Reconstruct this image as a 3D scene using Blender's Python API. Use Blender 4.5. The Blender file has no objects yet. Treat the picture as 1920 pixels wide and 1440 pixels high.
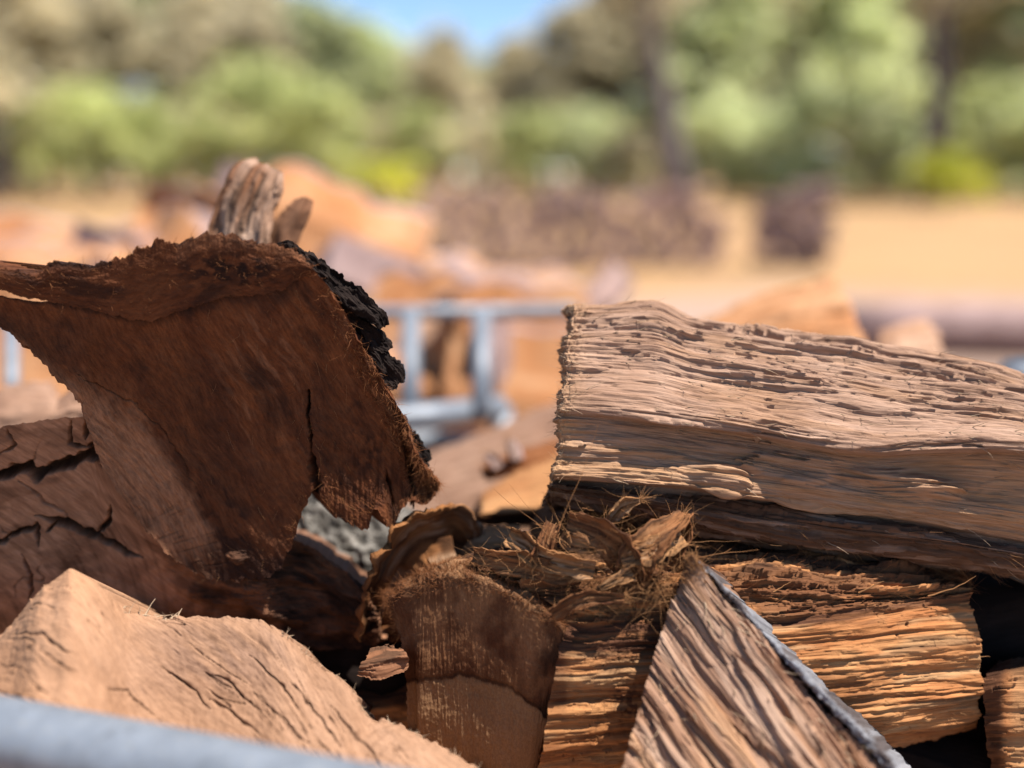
import bpy, math, random
import numpy as np
from mathutils import Vector, Matrix

scene = bpy.context.scene
COL = scene.collection
PI = math.pi

# ------------------------------------------------------------------ camera
F_PX, W_PX, H_PX = 1882.0, 1920.0, 1440.0
HORIZON = 325.0
CAM = np.array([0.0, 0.0, 1.30])
PITCH = math.atan((H_PX / 2 - HORIZON) / F_PX)
FWD = np.array([0, math.cos(PITCH), -math.sin(PITCH)])
UPV = np.array([0, math.sin(PITCH), math.cos(PITCH)])
RGT = np.array([1.0, 0, 0])

cam_data = bpy.data.cameras.new('camera')
cam = bpy.data.objects.new('camera', cam_data)
COL.objects.link(cam)
cam.location = CAM.tolist()
cam.rotation_euler = (PI / 2 - PITCH, 0, 0)
cam_data.sensor_width = 36.0
cam_data.lens = 36.0 * F_PX / W_PX
cam_data.clip_start = 0.02
cam_data.clip_end = 2000
cam_data.dof.use_dof = True
cam_data.dof.focus_distance = 0.845
cam_data.dof.aperture_fstop = 1.12
scene.camera = cam

# ------------------------------------------------------------------ light
SUN_DIR = Vector((0.42, -0.10, 0.90)).normalized()
world = bpy.data.worlds.new('World')
scene.world = world
world.use_nodes = True
wn = world.node_tree
for n in list(wn.nodes):
    wn.nodes.remove(n)
sky = wn.nodes.new('ShaderNodeTexSky')
sky.sky_type = 'NISHITA'
sky.sun_disc = False
sky.sun_elevation = math.asin(SUN_DIR.z)
sky.sun_rotation = math.atan2(SUN_DIR.x, SUN_DIR.y)
sky.air_density = 0.8
sky.dust_density = 0.0
sky.ozone_density = 4.0
bg = wn.nodes.new('ShaderNodeBackground')
bg.inputs['Strength'].default_value = 0.076
wo = wn.nodes.new('ShaderNodeOutputWorld')
wn.links.new(sky.outputs[0], bg.inputs[0])
wn.links.new(bg.outputs[0], wo.inputs[0])

sd = bpy.data.lights.new('sun', 'SUN')
sd.energy = 4.6
sd.angle = math.radians(0.53)
sd.color = (1.0, 0.94, 0.87)
so = bpy.data.objects.new('sun', sd)
COL.objects.link(so)
so.rotation_euler = SUN_DIR.to_track_quat('Z', 'Y').to_euler()
so.location = (2, -1, 6)

vs = scene.view_settings
vs.view_transform = 'Standard'
vs.look = 'None'
vs.exposure = 1.4
vs.gamma = 1
vs.use_curve_mapping = False
scene.cycles.use_denoising = True
scene.cycles.max_bounces = 8
scene.cycles.diffuse_bounces = 4
scene.cycles.transmission_bounces = 8
scene.cycles.transparent_max_bounces = 4

# ------------------------------------------------------------------ helpers: numbers
rng = np.random.default_rng(7)


def W(px, py, d):
    """point in the world seen at pixel (px,py) of the 1920x1440 photo, d metres along the lens axis"""
    px, py, d = np.asarray(px, float), np.asarray(py, float), np.asarray(d, float)
    x = (px - W_PX / 2) / F_PX * d
    y = (H_PX / 2 - py) / F_PX * d
    return CAM + x[..., None] * RGT + y[..., None] * UPV + d[..., None] * FWD


_perm = np.random.default_rng(3).permutation(512)
_perm = np.concatenate([_perm, _perm, _perm])
_g = np.random.default_rng(5).normal(size=(512, 3))
_g /= np.linalg.norm(_g, axis=1)[:, None]


def perlin(x, y, z=0.0):
    x, y, z = np.broadcast_arrays(np.asarray(x, float), np.asarray(y, float), np.asarray(z, float))
    xi, yi, zi = np.floor(x).astype(int), np.floor(y).astype(int), np.floor(z).astype(int)
    xf, yf, zf = x - xi, y - yi, z - zi
    u, v, w = [t * t * t * (t * (t * 6 - 15) + 10) for t in (xf, yf, zf)]
    out = 0
    for dx in (0, 1):
        wx = u if dx else 1 - u
        for dy in (0, 1):
            wy = v if dy else 1 - v
            for dz in (0, 1):
                wz = w if dz else 1 - w
                hsh = _perm[_perm[_perm[(xi + dx) & 511] + ((yi + dy) & 511)] + ((zi + dz) & 511)] & 511
                gg = _g[hsh]
                out = out + wx * wy * wz * (gg[..., 0] * (xf - dx) + gg[..., 1] * (yf - dy) + gg[..., 2] * (zf - dz))
    return out * 1.6


def fbm(x, y, z=0.0, o=4, gain=0.5):
    s, a = 0, 1.0
    for k in range(o):
        s = s + a * perlin(np.asarray(x) * 2 ** k + 17.3 * k, np.asarray(y) * 2 ** k + 5.1 * k, np.asarray(z) + 9.7 * k)
        a *= gain
    return s


def h2(i, j, s=0):
    i = np.asarray(i).astype(np.int64)
    j = np.asarray(j).astype(np.int64)
    return (_perm[_perm[(i + s * 31) & 511] + ((j + s * 57) & 511)] & 511) / 511.0


def sstep(a, b, x):
    t = np.clip((x - a) / (b - a), 0, 1)
    return t * t * (3 - 2 * t)


def shards(u, v, ln, wd, seed=0, jag=0.25):
    """long splinters lying along u: each rises along its length and breaks off with a torn end"""
    vv = v / wd + 0.6 * fbm(u / ln * 1.3, v / wd * 0.35, seed, 3) + seed * 3.7
    j = np.floor(vv)
    fv = vv - j
    uu = u / ln + h2(j, j * 3 + 1, seed) * 7 + jag * fbm(u / ln * 0.7, v / wd * 3.1, seed + 4, 3)
    i = np.floor(uu)
    f = uu - i
    a = h2(i, j, seed + 1)
    b = h2(i, j, seed + 2)
    prof = np.where(b > 0.5, f, 1 - f * 0.8)
    edge = np.clip(np.minimum(fv, 1 - fv) * 5, 0, 1)
    return (a - 0.45 + 0.55 * (prof - 0.5) * (0.3 + a)) * (0.55 + 0.45 * edge)


def terr(u, v, su, sv, k=3.0, seed=0, jag=0.005, soft=0.09):
    """torn layers: plates that end in pointed, saw-toothed cliffs lying along u"""
    uu = u + jag * fbm(u * 25, v * 520, seed + 3, 3, 0.65) + jag * 1.5 * perlin(u * 8, v * 120, seed + 5)
    t = (fbm(uu * su, v * sv, seed, 3, 0.55) + 0.25 * perlin(uu * su * 3, v * sv * 3.3, seed + 1)) * k
    i = np.floor(t)
    f = t - i
    return (i + sstep(1 - soft, 1, f) - 0.35 * f * (f < 1 - soft)) / k


def seg_dist(px, py, pts):
    best = np.full(px.shape, 1e9)
    tt = np.zeros(px.shape)
    L = len(pts) - 1
    for k in range(L):
        ax, ay = pts[k][:2]
        bx, by = pts[k + 1][:2]
        dx, dy = bx - ax, by - ay
        t = np.clip(((px - ax) * dx + (py - ay) * dy) / (dx * dx + dy * dy + 1e-9), 0, 1)
        d = np.hypot(px - ax - t * dx, py - ay - t * dy)
        m = d < best
        best = np.where(m, d, best)
        tt = np.where(m, (k + t) / L, tt)
    return best, tt


def crack(S, pts, w, depth, jit=6.0, seed=0, taper=True):
    px = S['px'] + jit * fbm(S['px'] / 28, S['py'] / 28, seed + 0.3, 3)
    py = S['py'] + jit * fbm(S['px'] / 28, S['py'] / 28, seed + 7.3, 3)
    d, t = seg_dist(px, py, pts)
    ww = w * (np.clip(np.sin(np.clip(t, 0.02, 0.98) * PI) * 1.6, 0.15, 1) if taper else 1)
    ww = ww * (1 + 0.5 * perlin(S['px'] / 15, S['py'] / 15, seed + 2))
    return np.clip(1.25 - d / np.maximum(ww, 0.5), 0, 1) ** 0.7 * depth


# ------------------------------------------------------------------ helpers: objects
def tag(o, label=None, cat=None, group=None, kind=None):
    if label:
        o['label'] = label
    if cat:
        o['category'] = cat
    if group:
        o['group'] = group
    if kind:
        o['kind'] = kind
    return o


def thing(name, label, cat, loc, group=None):
    o = bpy.data.objects.new(name, None)
    o.empty_display_size = 0.05
    COL.objects.link(o)
    o.location = [float(c) for c in loc]
    return tag(o, label, cat, group)


def mesh_np(name, verts, quads=None, tris=None, mat=None, parent=None, grain=None, mask=None, smooth=True, uvs=None):
    me = bpy.data.meshes.new(name)
    verts = np.asarray(verts, np.float32)
    if parent is not None:
        verts = verts - np.array(parent.location, np.float32)
    nq = 0 if quads is None else len(quads)
    nt = 0 if tris is None else len(tris)
    me.vertices.add(len(verts))
    me.vertices.foreach_set('co', verts.ravel())
    loops = []
    if nq:
        loops.append(np.asarray(quads, np.int32).ravel())
    if nt:
        loops.append(np.asarray(tris, np.int32).ravel())
    loops = np.concatenate(loops)
    me.loops.add(len(loops))
    me.loops.foreach_set('vertex_index', loops)
    me.polygons.add(nq + nt)
    starts = np.concatenate([np.arange(nq) * 4, nq * 4 + np.arange(nt) * 3]).astype(np.int32)
    me.polygons.foreach_set('loop_start', starts)
    me.polygons.foreach_set('use_smooth', np.full(nq + nt, smooth))
    if grain is not None:
        a = me.attributes.new('grain', 'FLOAT_VECTOR', 'POINT')
        a.data.foreach_set('vector', np.asarray(grain, np.float32).ravel())
    if mask is not None:
        a = me.attributes.new('mask', 'FLOAT_COLOR', 'POINT')
        m4 = np.ones((len(verts), 4), np.float32)
        m4[:, :3] = mask
        a.data.foreach_set('color', m4.ravel())
    me.update(calc_edges=True)
    me.validate()
    o = bpy.data.objects.new(name, me)
    COL.objects.link(o)
    if mat is not None:
        for m in (mat if isinstance(mat, (list, tuple)) else [mat]):
            me.materials.append(m)
    if parent is not None:
        o.parent = parent
    return o


def pchip(arr, t, ts, lin=False):
    """arr (K,...) at knots t, sampled at ts"""
    k = np.clip(np.searchsorted(t, ts, side='right') - 1, 0, len(t) - 2)
    hh = t[k + 1] - t[k]
    x = (ts - t[k]) / hh
    sh = (-1,) + (1,) * (arr.ndim - 1)
    x, hh = x.reshape(sh), hh.reshape(sh)
    a, b = arr[k], arr[k + 1]
    if lin or len(t) == 2:
        return a + (b - a) * x
    dl = np.diff(arr, axis=0) / np.diff(t).reshape(sh)
    m = np.zeros_like(arr)
    p, q = dl[:-1], dl[1:]
    with np.errstate(divide='ignore', invalid='ignore'):
        hm = 2 * p * q / (p + q)
    m[1:-1] = np.where(p * q > 0, hm, 0)
    m[0], m[-1] = dl[0], dl[-1]
    ma, mb = m[k], m[k + 1]
    x2, x3 = x * x, x * x * x
    return (2 * x3 - 3 * x2 + 1) * a + (x3 - 2 * x2 + x) * hh * ma + (-2 * x3 + 3 * x2) * b + (x3 - x2) * hh * mb


def sheet(ctrl, nu, nv, lu=False, lv=False, rag=(0, 0, 0, 0), rf=140.0, seed=0):
    """dense surface through a grid of control points: rows run down, columns run along the grain"""
    c = np.asarray(ctrl, float)
    Wc = W(c[..., 0], c[..., 1], c[..., 2])
    tu = np.concatenate([[0], np.cumsum(np.maximum(np.linalg.norm(np.diff(Wc, axis=1), axis=2).mean(0), 1e-4))])
    tv = np.concatenate([[0], np.cumsum(np.maximum(np.linalg.norm(np.diff(Wc, axis=0), axis=2).mean(1), 1e-4))])
    us = np.linspace(0, tu[-1], nu)
    vs_ = np.linspace(0, tv[-1], nv)
    g = pchip(np.swapaxes(c, 0, 1), tu, us, lu)          # (nu,R,3)
    g = pchip(np.swapaxes(g, 0, 1), tv, vs_, lv)         # (nv,nu,3)
    rowf = np.interp(vs_, tv, np.arange(len(tv)))[:, None] + 0 * us
    colf = np.interp(us, tu, np.arange(len(tu)))[None, :] + 0 * vs_[:, None]
    U, V = np.meshgrid(us, vs_)
    px, py, d = g[..., 0].copy(), g[..., 1].copy(), g[..., 2].copy()
    sp = lambda a, b: fbm(a * rf, b, seed, 4, 0.6) + 0.5 * np.abs(perlin(a * rf * 3.1, b, seed + 3))
    vm, um = V[:, :1] * 0 + np.minimum(V, 1e9), U
    wt, wb = np.exp(-V / 0.006), np.exp(-(tv[-1] - V) / 0.006)
    wl, wr = np.exp(-U / 0.006), np.exp(-(tu[-1] - U) / 0.006)
    if rag[0]: py -= rag[0] * wt * sp(U, 1.3)
    if rag[1]: py += rag[1] * wb * sp(U, 4.3)
    if rag[2]: px -= rag[2] * wl * sp(V, 7.3)
    if rag[3]: px += rag[3] * wr * sp(V, 9.3)
    pos = W(px, py, d)
    du = np.gradient(pos, axis=1)
    dv = np.gradient(pos, axis=0)
    n = np.cross(du, dv)
    n /= np.linalg.norm(n, axis=2)[..., None] + 1e-12
    s = np.sign(np.median(((CAM - pos) * n).sum(2)))
    n = n * (s if s != 0 else 1)
    return dict(px=px, py=py, d=d, pos=pos, n=n, u=U, v=V, row=rowf, col=colf, L=tu[-1], H=tv[-1], seed=seed, flip=s)


def solid(name, S, h, mat, parent, mask=None, back=0.15, bdir=None, taper=0.15, grain=None, ang=0.0, back_mask=None, nring=5):
    """closes a dense displaced sheet with sides and a back, so it is a piece of wood with its own thickness"""
    nv, nu = S['u'].shape
    front = S['pos'] + S['n'] * h[..., None]
    if grain is None:
        ca, sa = math.cos(ang), math.sin(ang)
        gu, gv = S['u'] * ca + S['v'] * sa, -S['u'] * sa + S['v'] * ca
    else:
        gu, gv = grain
    G = np.stack([gu, gv, np.full_like(gu, S['seed'] * 1.7) + h * 20], -1).reshape(-1, 3)
    M = np.zeros((nv, nu, 3)) if mask is None else np.stack(mask, -1)
    S['front'] = front
    idx = np.arange(nv * nu).reshape(nv, nu)
    q = np.stack([idx[:-1, :-1], idx[:-1, 1:], idx[1:, 1:], idx[1:, :-1]], -1).reshape(-1, 4)
    loop = np.concatenate([idx[0, :-1], idx[:-1, -1], idx[-1, :0:-1], idx[:0:-1, 0]])
    P = front.reshape(-1, 3)
    B = P[loop]
    cen = B.mean(0)
    if bdir is None:
        bdir = (cen - CAM)
    bdir = np.asarray(bdir, float)
    bdir = bdir / np.linalg.norm(bdir)
    ts = np.array([0, 0.04, 0.2, 0.5, 0.8, 1.0]) if nring >= 5 else np.array([0, 0.5, 1.0])
    nl = len(loop)
    per = np.concatenate([[0], np.cumsum(np.linalg.norm(np.diff(B, axis=0), axis=1))])
    rings, gr, mk = [], [], []
    bm = M.reshape(-1, 3)[loop] if back_mask is None else np.tile(np.asarray(back_mask, float), (nl, 1))
    # rays keep the body behind its own face; taper draws it in further
    for t in ts:
        r = B + bdir * back * t + (cen - B) * taper * t
        if t > 0:
            r = r + (cen - B) / (np.linalg.norm(cen - B, axis=1)[:, None] + 1e-6) * (0.004 * t * (1 + fbm(per * 60, t * 3, S['seed'] + 8, 3)))[:, None]
        rings.append(r)
        gr.append(np.stack([np.full(nl, back * t + 3.1), per, np.full(nl, S['seed'] * 1.7)], -1))
        mk.append(bm)
    base = nv * nu
    allv = np.concatenate([P] + rings + [(cen + bdir * back)[None]])
    ri = base + np.arange(len(ts) * nl).reshape(len(ts), nl)
    rn = np.roll(ri, -1, axis=1)
    q2 = np.stack([ri[:-1], ri[1:], rn[1:], rn[:-1]], -1).reshape(-1, 4)
    cv = base + len(ts) * nl
    t2 = np.stack([ri[-1], np.full(nl, cv), rn[-1]], -1)
    if S['flip'] > 0:
        pass
    G = np.concatenate([G] + gr + [gr[-1][:1]])
    Mk = np.concatenate([M.reshape(-1, 3)] + mk + [bm[:1]])
    return mesh_np(name, allv, np.concatenate([q, q2]), t2, mat, parent, G, np.clip(Mk, 0, 1))


def tubes(name, P0, D, ln, rad, bend, mat, parent, seg=6, sides=3, tip=0.25, kind='stuff', wob=0.0, seed=0):
    """many thin tapering fibres in one mesh"""
    P0, D, bend = np.asarray(P0, float), np.asarray(D, float), np.asarray(bend, float)
    N = len(P0)
    ln = np.broadcast_to(np.asarray(ln, float), (N,))
    rad = np.broadcast_to(np.asarray(rad, float), (N,))
    D = D / np.linalg.norm(D, axis=1)[:, None]
    t = np.linspace(0, 1, seg + 1)
    r0 = np.random.default_rng(seed + 11)
    ctr = P0[:, None] + (D * ln[:, None])[:, None] * t[None, :, None] + (bend * ln[:, None])[:, None] * (t ** 2)[None, :, None]
    if wob:
        wv = r0.normal(size=(N, seg + 1, 3)) * wob * ln[:, None, None]
        wv[:, 0] = 0
        ctr = ctr + np.cumsum(wv, axis=1) * 0.6
    tmp = np.where(np.abs(D[:, 2:3]) < 0.8, np.array([[0, 0, 1.0]]), np.array([[1.0, 0, 0]]))
    A = np.cross(D, tmp); A /= np.linalg.norm(A, axis=1)[:, None]
    Bv = np.cross(D, A)
    th = np.arange(sides) / sides * 2 * PI
    rr = rad[:, None] * (1 - (1 - tip) * t[None])
    off = A[:, None, None] * np.cos(th)[None, None, :, None] + Bv[:, None, None] * np.sin(th)[None, None, :, None]
    v = ctr[:, :, None] + off * rr[:, :, None, None]
    idx = np.arange(N * (seg + 1) * sides).reshape(N, seg + 1, sides)
    nx = np.roll(idx, -1, axis=2)
    q = np.stack([idx[:, :-1], nx[:, :-1], nx[:, 1:], idx[:, 1:]], -1).reshape(-1, 4)
    g = np.zeros((N, seg + 1, sides, 3))
    g[..., 0] = t[None, :, None] * ln[:, None, None]
    g[..., 1] = r0.random(N)[:, None, None] * 5
    o = mesh_np(name, v.reshape(-1, 3), q, None, mat, parent, g.reshape(-1, 3), np.zeros((v.size // 3, 3)))
    if kind:
        o['kind'] = kind
    return o


def fuzz(name, S, n, where, mat, parent, ln=(0.004, 0.014), rad=0.00022, along=(1, 0), nrm=0.6, spread=0.5, bend=0.4, seed=0, wob=0.05):
    """torn fibres standing off a surface; where = weight over the sheet"""
    r = np.random.default_rng(seed + 50)
    w = np.clip(where, 0, None).ravel()
    if w.sum() <= 0:
        return
    k = r.choice(w.size, n, p=w / w.sum())
    i, j = np.unravel_index(k, where.shape)
    pos = S['front'][i, j]
    du = np.gradient(S['pos'], axis=1)[i, j]
    dv = np.gradient(S['pos'], axis=0)[i, j]
    du /= np.linalg.norm(du, axis=1)[:, None] + 1e-9
    dv /= np.linalg.norm(dv, axis=1)[:, None] + 1e-9
    nn = S['n'][i, j]
    D = du * along[0] + dv * along[1] + nn * nrm + r.normal(size=(n, 3)) * spread
    bd = r.normal(size=(n, 3)) * bend
    return tubes(name, pos - nn * 0.0005, D, r.uniform(ln[0], ln[1], n), rad * r.uniform(0.6, 1.5, n), bd, mat, parent, wob=wob, seed=seed)


def copy_tree(o, parent=None):
    c = o.copy()
    COL.objects.link(c)
    if parent is not None:
        c.parent = parent
        c.matrix_parent_inverse = o.matrix_parent_inverse.copy()
    for ch in o.children:
        copy_tree(ch, c)
    return c


# ------------------------------------------------------------------ materials
def nodes(name):
    m = bpy.data.materials.new(name)
    m.use_nodes = True
    nt = m.node_tree
    b = nt.nodes['Principled BSDF']
    return m, nt, b


def rgba(c):
    return (c[0], c[1], c[2], 1)


def mixc(nt, fac, a, b, mode='MIX'):
    n = nt.nodes.new('ShaderNodeMix')
    n.data_type = 'RGBA'
    n.blend_type = mode
    for sock, v in ((n.inputs[0], fac), (n.inputs[6], a), (n.inputs[7], b)):
        if isinstance(v, (int, float)):
            sock.default_value = v
        elif isinstance(v, tuple):
            sock.default_value = rgba(v)
        else:
            nt.links.new(v, sock)
    return n.outputs[2]


def noise(nt, vec, scale, detail=4, rough=0.6, dist=0.0):
    mp = nt.nodes.new('ShaderNodeMapping')
    mp.inputs['Scale'].default_value = scale if isinstance(scale, tuple) else (scale,) * 3
    nt.links.new(vec, mp.inputs['Vector'])
    n = nt.nodes.new('ShaderNodeTexNoise')
    n.inputs['Scale'].default_value = 1.0
    n.inputs['Detail'].default_value = detail
    n.inputs['Roughness'].default_value = rough
    n.inputs['Distortion'].default_value = dist
    nt.links.new(mp.outputs[0], n.inputs['Vector'])
    return n.outputs['Fac']


def ramp(nt, fac, lo, hi):
    n = nt.nodes.new('ShaderNodeMapRange')
    n.inputs['From Min'].default_value = lo
    n.inputs['From Max'].default_value = hi
    nt.links.new(fac, n.inputs['Value'])
    return n.outputs[0]


def wood(name, dark, mid, light, stain=(0.05, 0.022, 0.01), bark=(0.03, 0.018, 0.012), pale=(0.5, 0.36, 0.24),
         fine=(40, 1400), streak=(9, 160), blot=14.0, bump=0.5, rough=0.85, rings=None, speck=0.0, contrast=0.55):
    """wood seen along or across the grain; reads the grain frame and the stain masks stored on the mesh"""
    dark, mid, light, stain, bark, pale = [tuple(x * 0.60 for x in c_) for c_ in (dark, mid, light, stain, bark, pale)]
    m, nt, b = nodes(name)
    at = nt.nodes.new('ShaderNodeAttribute'); at.attribute_name = 'grain'
    mk = nt.nodes.new('ShaderNodeAttribute'); mk.attribute_name = 'mask'
    sep = nt.nodes.new('ShaderNodeSeparateColor')
    nt.links.new(mk.outputs['Color'], sep.inputs[0])
    G = at.outputs['Vector']
    nf = noise(nt, G, (fine[0], fine[1], 1), 3, 0.6)
    ns = noise(nt, G, (streak[0], streak[1], 1), 5, 0.65, 0.6)
    nb = noise(nt, G, (blot, blot * 2.5, 1), 4, 0.6)
    c = mixc(nt, ramp(nt, ns, 0.35, 0.62), dark, mid)
    c = mixc(nt, ramp(nt, nb, 0.42, 0.72), c, light)
    if rings:
        nr = noise(nt, G, (rings[0], rings[1], 1), 2, 0.5, 0.3)
        c = mixc(nt, ramp(nt, nr, 0.48, 0.62), c, mixc(nt, rings[2], c, dark, 'MIX'))
    c = mixc(nt, sep.outputs[2], c, pale)
    c = mixc(nt, sep.outputs[0], c, stain)
    c = mixc(nt, sep.outputs[1], c, bark)
    f = ramp(nt, nf, 0.3, 0.7)
    c = mixc(nt, contrast, c, mixc(nt, f, (0.55, 0.5, 0.47), (1.25, 1.25, 1.25)), 'MULTIPLY')
    if speck:
        sp = noise(nt, G, (900, 900, 1), 2, 0.5)
        c = mixc(nt, ramp(nt, sp, 0.68, 0.72), c, mixc(nt, speck, c, (0.02, 0.012, 0.008)))
    nt.links.new(c, b.inputs['Base Color'])
    b.inputs['Roughness'].default_value = rough
    b.inputs['Specular IOR Level'].default_value = 0.12
    bp = nt.nodes.new('ShaderNodeBump')
    bp.inputs['Strength'].default_value = bump
    bp.inputs['Distance'].default_value = 0.0012
    add = nt.nodes.new('ShaderNodeMath'); add.operation = 'ADD'
    nt.links.new(nf, add.inputs[0]); nt.links.new(ns, add.inputs[1])
    nt.links.new(add.outputs[0], bp.inputs['Height'])
    nt.links.new(bp.outputs[0], b.inputs['Normal'])
    return m


M_PALE = wood('pale_split_wood', (0.31, 0.178, 0.113), (0.435, 0.268, 0.182), (0.505, 0.328, 0.232), stain=(0.50, 0.27, 0.13),
              bark=(0.12, 0.055, 0.028), pale=(0.56, 0.33, 0.17), fine=(25, 900), streak=(7, 180), bump=0.9, contrast=0.7)
M_ORANGE = wood('orange_split_wood', (0.38, 0.145, 0.05), (0.54, 0.225, 0.08), (0.62, 0.31, 0.125), stain=(0.125, 0.052, 0.026),
                bark=(0.06, 0.028, 0.016), pale=(0.55, 0.38, 0.2), fine=(30, 1000), streak=(8, 200), bump=0.6, speck=0.5)
M_END = wood('sawn_end_grain', (0.27, 0.12, 0.05), (0.37, 0.18, 0.078), (0.44, 0.23, 0.11), stain=(0.11, 0.04, 0.016),
             bark=(0.028, 0.013, 0.007), pale=(0.30, 0.19, 0.10), fine=(500, 700), streak=(14, 120), bump=0.35)
M_DARK = wood('stained_sapwood', (0.115, 0.037, 0.015), (0.18, 0.060, 0.022), (0.23, 0.080, 0.029), stain=(0.05, 0.02, 0.011),
              bark=(0.026, 0.012, 0.008), pale=(0.54, 0.26, 0.135), fine=(130, 560), streak=(24, 70), blot=22, bump=0.9, contrast=0.8, speck=0.55)
M_HEART = wood('cracked_heartwood', (0.34, 0.14, 0.066), (0.48, 0.215, 0.108), (0.56, 0.275, 0.15), stain=(0.16, 0.07, 0.035),
               bark=(0.06, 0.028, 0.016), pale=(0.55, 0.36, 0.24), fine=(120, 900), streak=(10, 190), bump=0.4, rings=(4, 330, 0.6))
M_FRONT = wood('fresh_cut_wood', (0.34, 0.19, 0.112), (0.44, 0.25, 0.148), (0.49, 0.29, 0.18), stain=(0.33, 0.195, 0.13),
               bark=(0.16, 0.09, 0.055), pale=(0.62, 0.33, 0.175), fine=(120, 900), streak=(14, 110), bump=0.3, speck=0.35)  # bark tone here only paints the shade inside the cracks
M_WEDGE = wood('grey_brown_split_wood', (0.32, 0.175, 0.105), (0.50, 0.31, 0.205), (0.58, 0.40, 0.29), stain=(0.28, 0.115, 0.05),
               bark=(0.09, 0.05, 0.03), pale=(0.66, 0.36, 0.17), fine=(30, 800), streak=(8, 110), bump=0.6)
M_BARK = wood('black_bark', (0.008, 0.005, 0.004), (0.016, 0.010, 0.008), (0.03, 0.019, 0.015), stain=(0.01, 0.008, 0.008),
              bark=(0.012, 0.01, 0.01), pale=(0.05, 0.034, 0.027), fine=(60, 600), streak=(14, 140), bump=0.9, rough=0.95)
M_BROWNBARK = wood('stringy_brown_bark', (0.10, 0.036, 0.015), (0.25, 0.098, 0.037), (0.40, 0.175, 0.07), stain=(0.06, 0.026, 0.015),
                   bark=(0.02, 0.01, 0.008), pale=(0.46, 0.24, 0.11), fine=(40, 1200), streak=(12, 240), bump=0.9)
M_FIBRE = wood('loose_bark_fibre', (0.26, 0.11, 0.04), (0.42, 0.20, 0.08), (0.54, 0.29, 0.13), fine=(60, 900), streak=(20, 3), bump=0.3)
M_FIBREDK = wood('brown_fuzz', (0.18, 0.064, 0.024), (0.30, 0.112, 0.042), (0.40, 0.17, 0.065), fine=(60, 900), streak=(20, 3), bump=0.3)
M_SPLINT = wood('pale_splinters', (0.42, 0.28, 0.18), (0.52, 0.37, 0.24), (0.58, 0.43, 0.29), fine=(60, 900), streak=(20, 3), bump=0.3)
M_CURL = wood('orange_bark_underside', (0.12, 0.043, 0.015), (0.27, 0.105, 0.034), (0.37, 0.16, 0.056), fine=(40, 900), streak=(12, 160), bump=0.6)
M_LICHEN = wood('lichen_grey_bark', (0.022, 0.019, 0.016), (0.15, 0.137, 0.12), (0.42, 0.39, 0.345), fine=(200, 300), streak=(60, 90), blot=40, bump=0.9)
M_GREY = wood('weathered_grey_wood', (0.14, 0.135, 0.14), (0.25, 0.25, 0.265), (0.32, 0.325, 0.35), fine=(60, 900), streak=(12, 120), bump=0.5, pale=(0.40, 0.40, 0.42))
M_PINK = wood('pink_brown_wood', (0.30, 0.165, 0.105), (0.40, 0.235, 0.155), (0.45, 0.28, 0.19), fine=(30, 500), streak=(5, 60), bump=0.4)
M_BGORANGE = wood('sunlit_orange_wood', (0.42, 0.165, 0.06), (0.56, 0.26, 0.11), (0.67, 0.39, 0.21), fine=(20, 300), streak=(4, 40), blot=5, bump=0.5)
M_BGTAN = wood('sunlit_tan_wood', (0.48, 0.26, 0.15), (0.60, 0.36, 0.22), (0.67, 0.44, 0.30), fine=(20, 300), streak=(4, 40), blot=5, bump=0.5)
M_BGBROWN = wood('weathered_brown_wood', (0.26, 0.17, 0.15), (0.46, 0.31, 0.28), (0.64, 0.47, 0.43), fine=(20, 300), streak=(4, 40), blot=6, bump=0.6)
M_BGPINK = wood('old_pinkish_wood', (0.48, 0.30, 0.24), (0.74, 0.50, 0.42), (0.86, 0.64, 0.55), fine=(20, 300), streak=(4, 40), blot=6, bump=0.6)

# galvanised steel
M_STEEL, nt, b = nodes('galvanised_steel')
tc = nt.nodes.new('ShaderNodeTexCoord')
n1 = noise(nt, tc.outputs['Object'], 28.0, 5, 0.65)
n2 = noise(nt, tc.outputs['Object'], 260.0, 3, 0.6)
c = mixc(nt, ramp(nt, n1, 0.35, 0.65), (0.108, 0.124, 0.145), (0.185, 0.207, 0.235))
n3 = noise(nt, tc.outputs['Object'], 75.0, 4, 0.7)
c = mixc(nt, ramp(nt, n3, 0.60, 0.75), c, (0.07, 0.075, 0.08))
n4 = noise(nt, tc.outputs['Object'], 18.0, 5, 0.7)
c = mixc(nt, ramp(nt, n4, 0.66, 0.78), c, (0.22, 0.17, 0.12))
c = mixc(nt, ramp(nt, n2, 0.62, 0.72), c, (0.24, 0.23, 0.20))
nt.links.new(c, b.inputs['Base Color'])
b.inputs['Metallic'].default_value = 0.15
nt.links.new(ramp(nt, n1, 1.6, -0.6), b.inputs['Roughness'])
bp = nt.nodes.new('ShaderNodeBump'); bp.inputs['Strength'].default_value = 0.15; bp.inputs['Distance'].default_value = 0.001
nt.links.new(n2, bp.inputs['Height']); nt.links.new(bp.outputs[0], b.inputs['Normal'])


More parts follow.
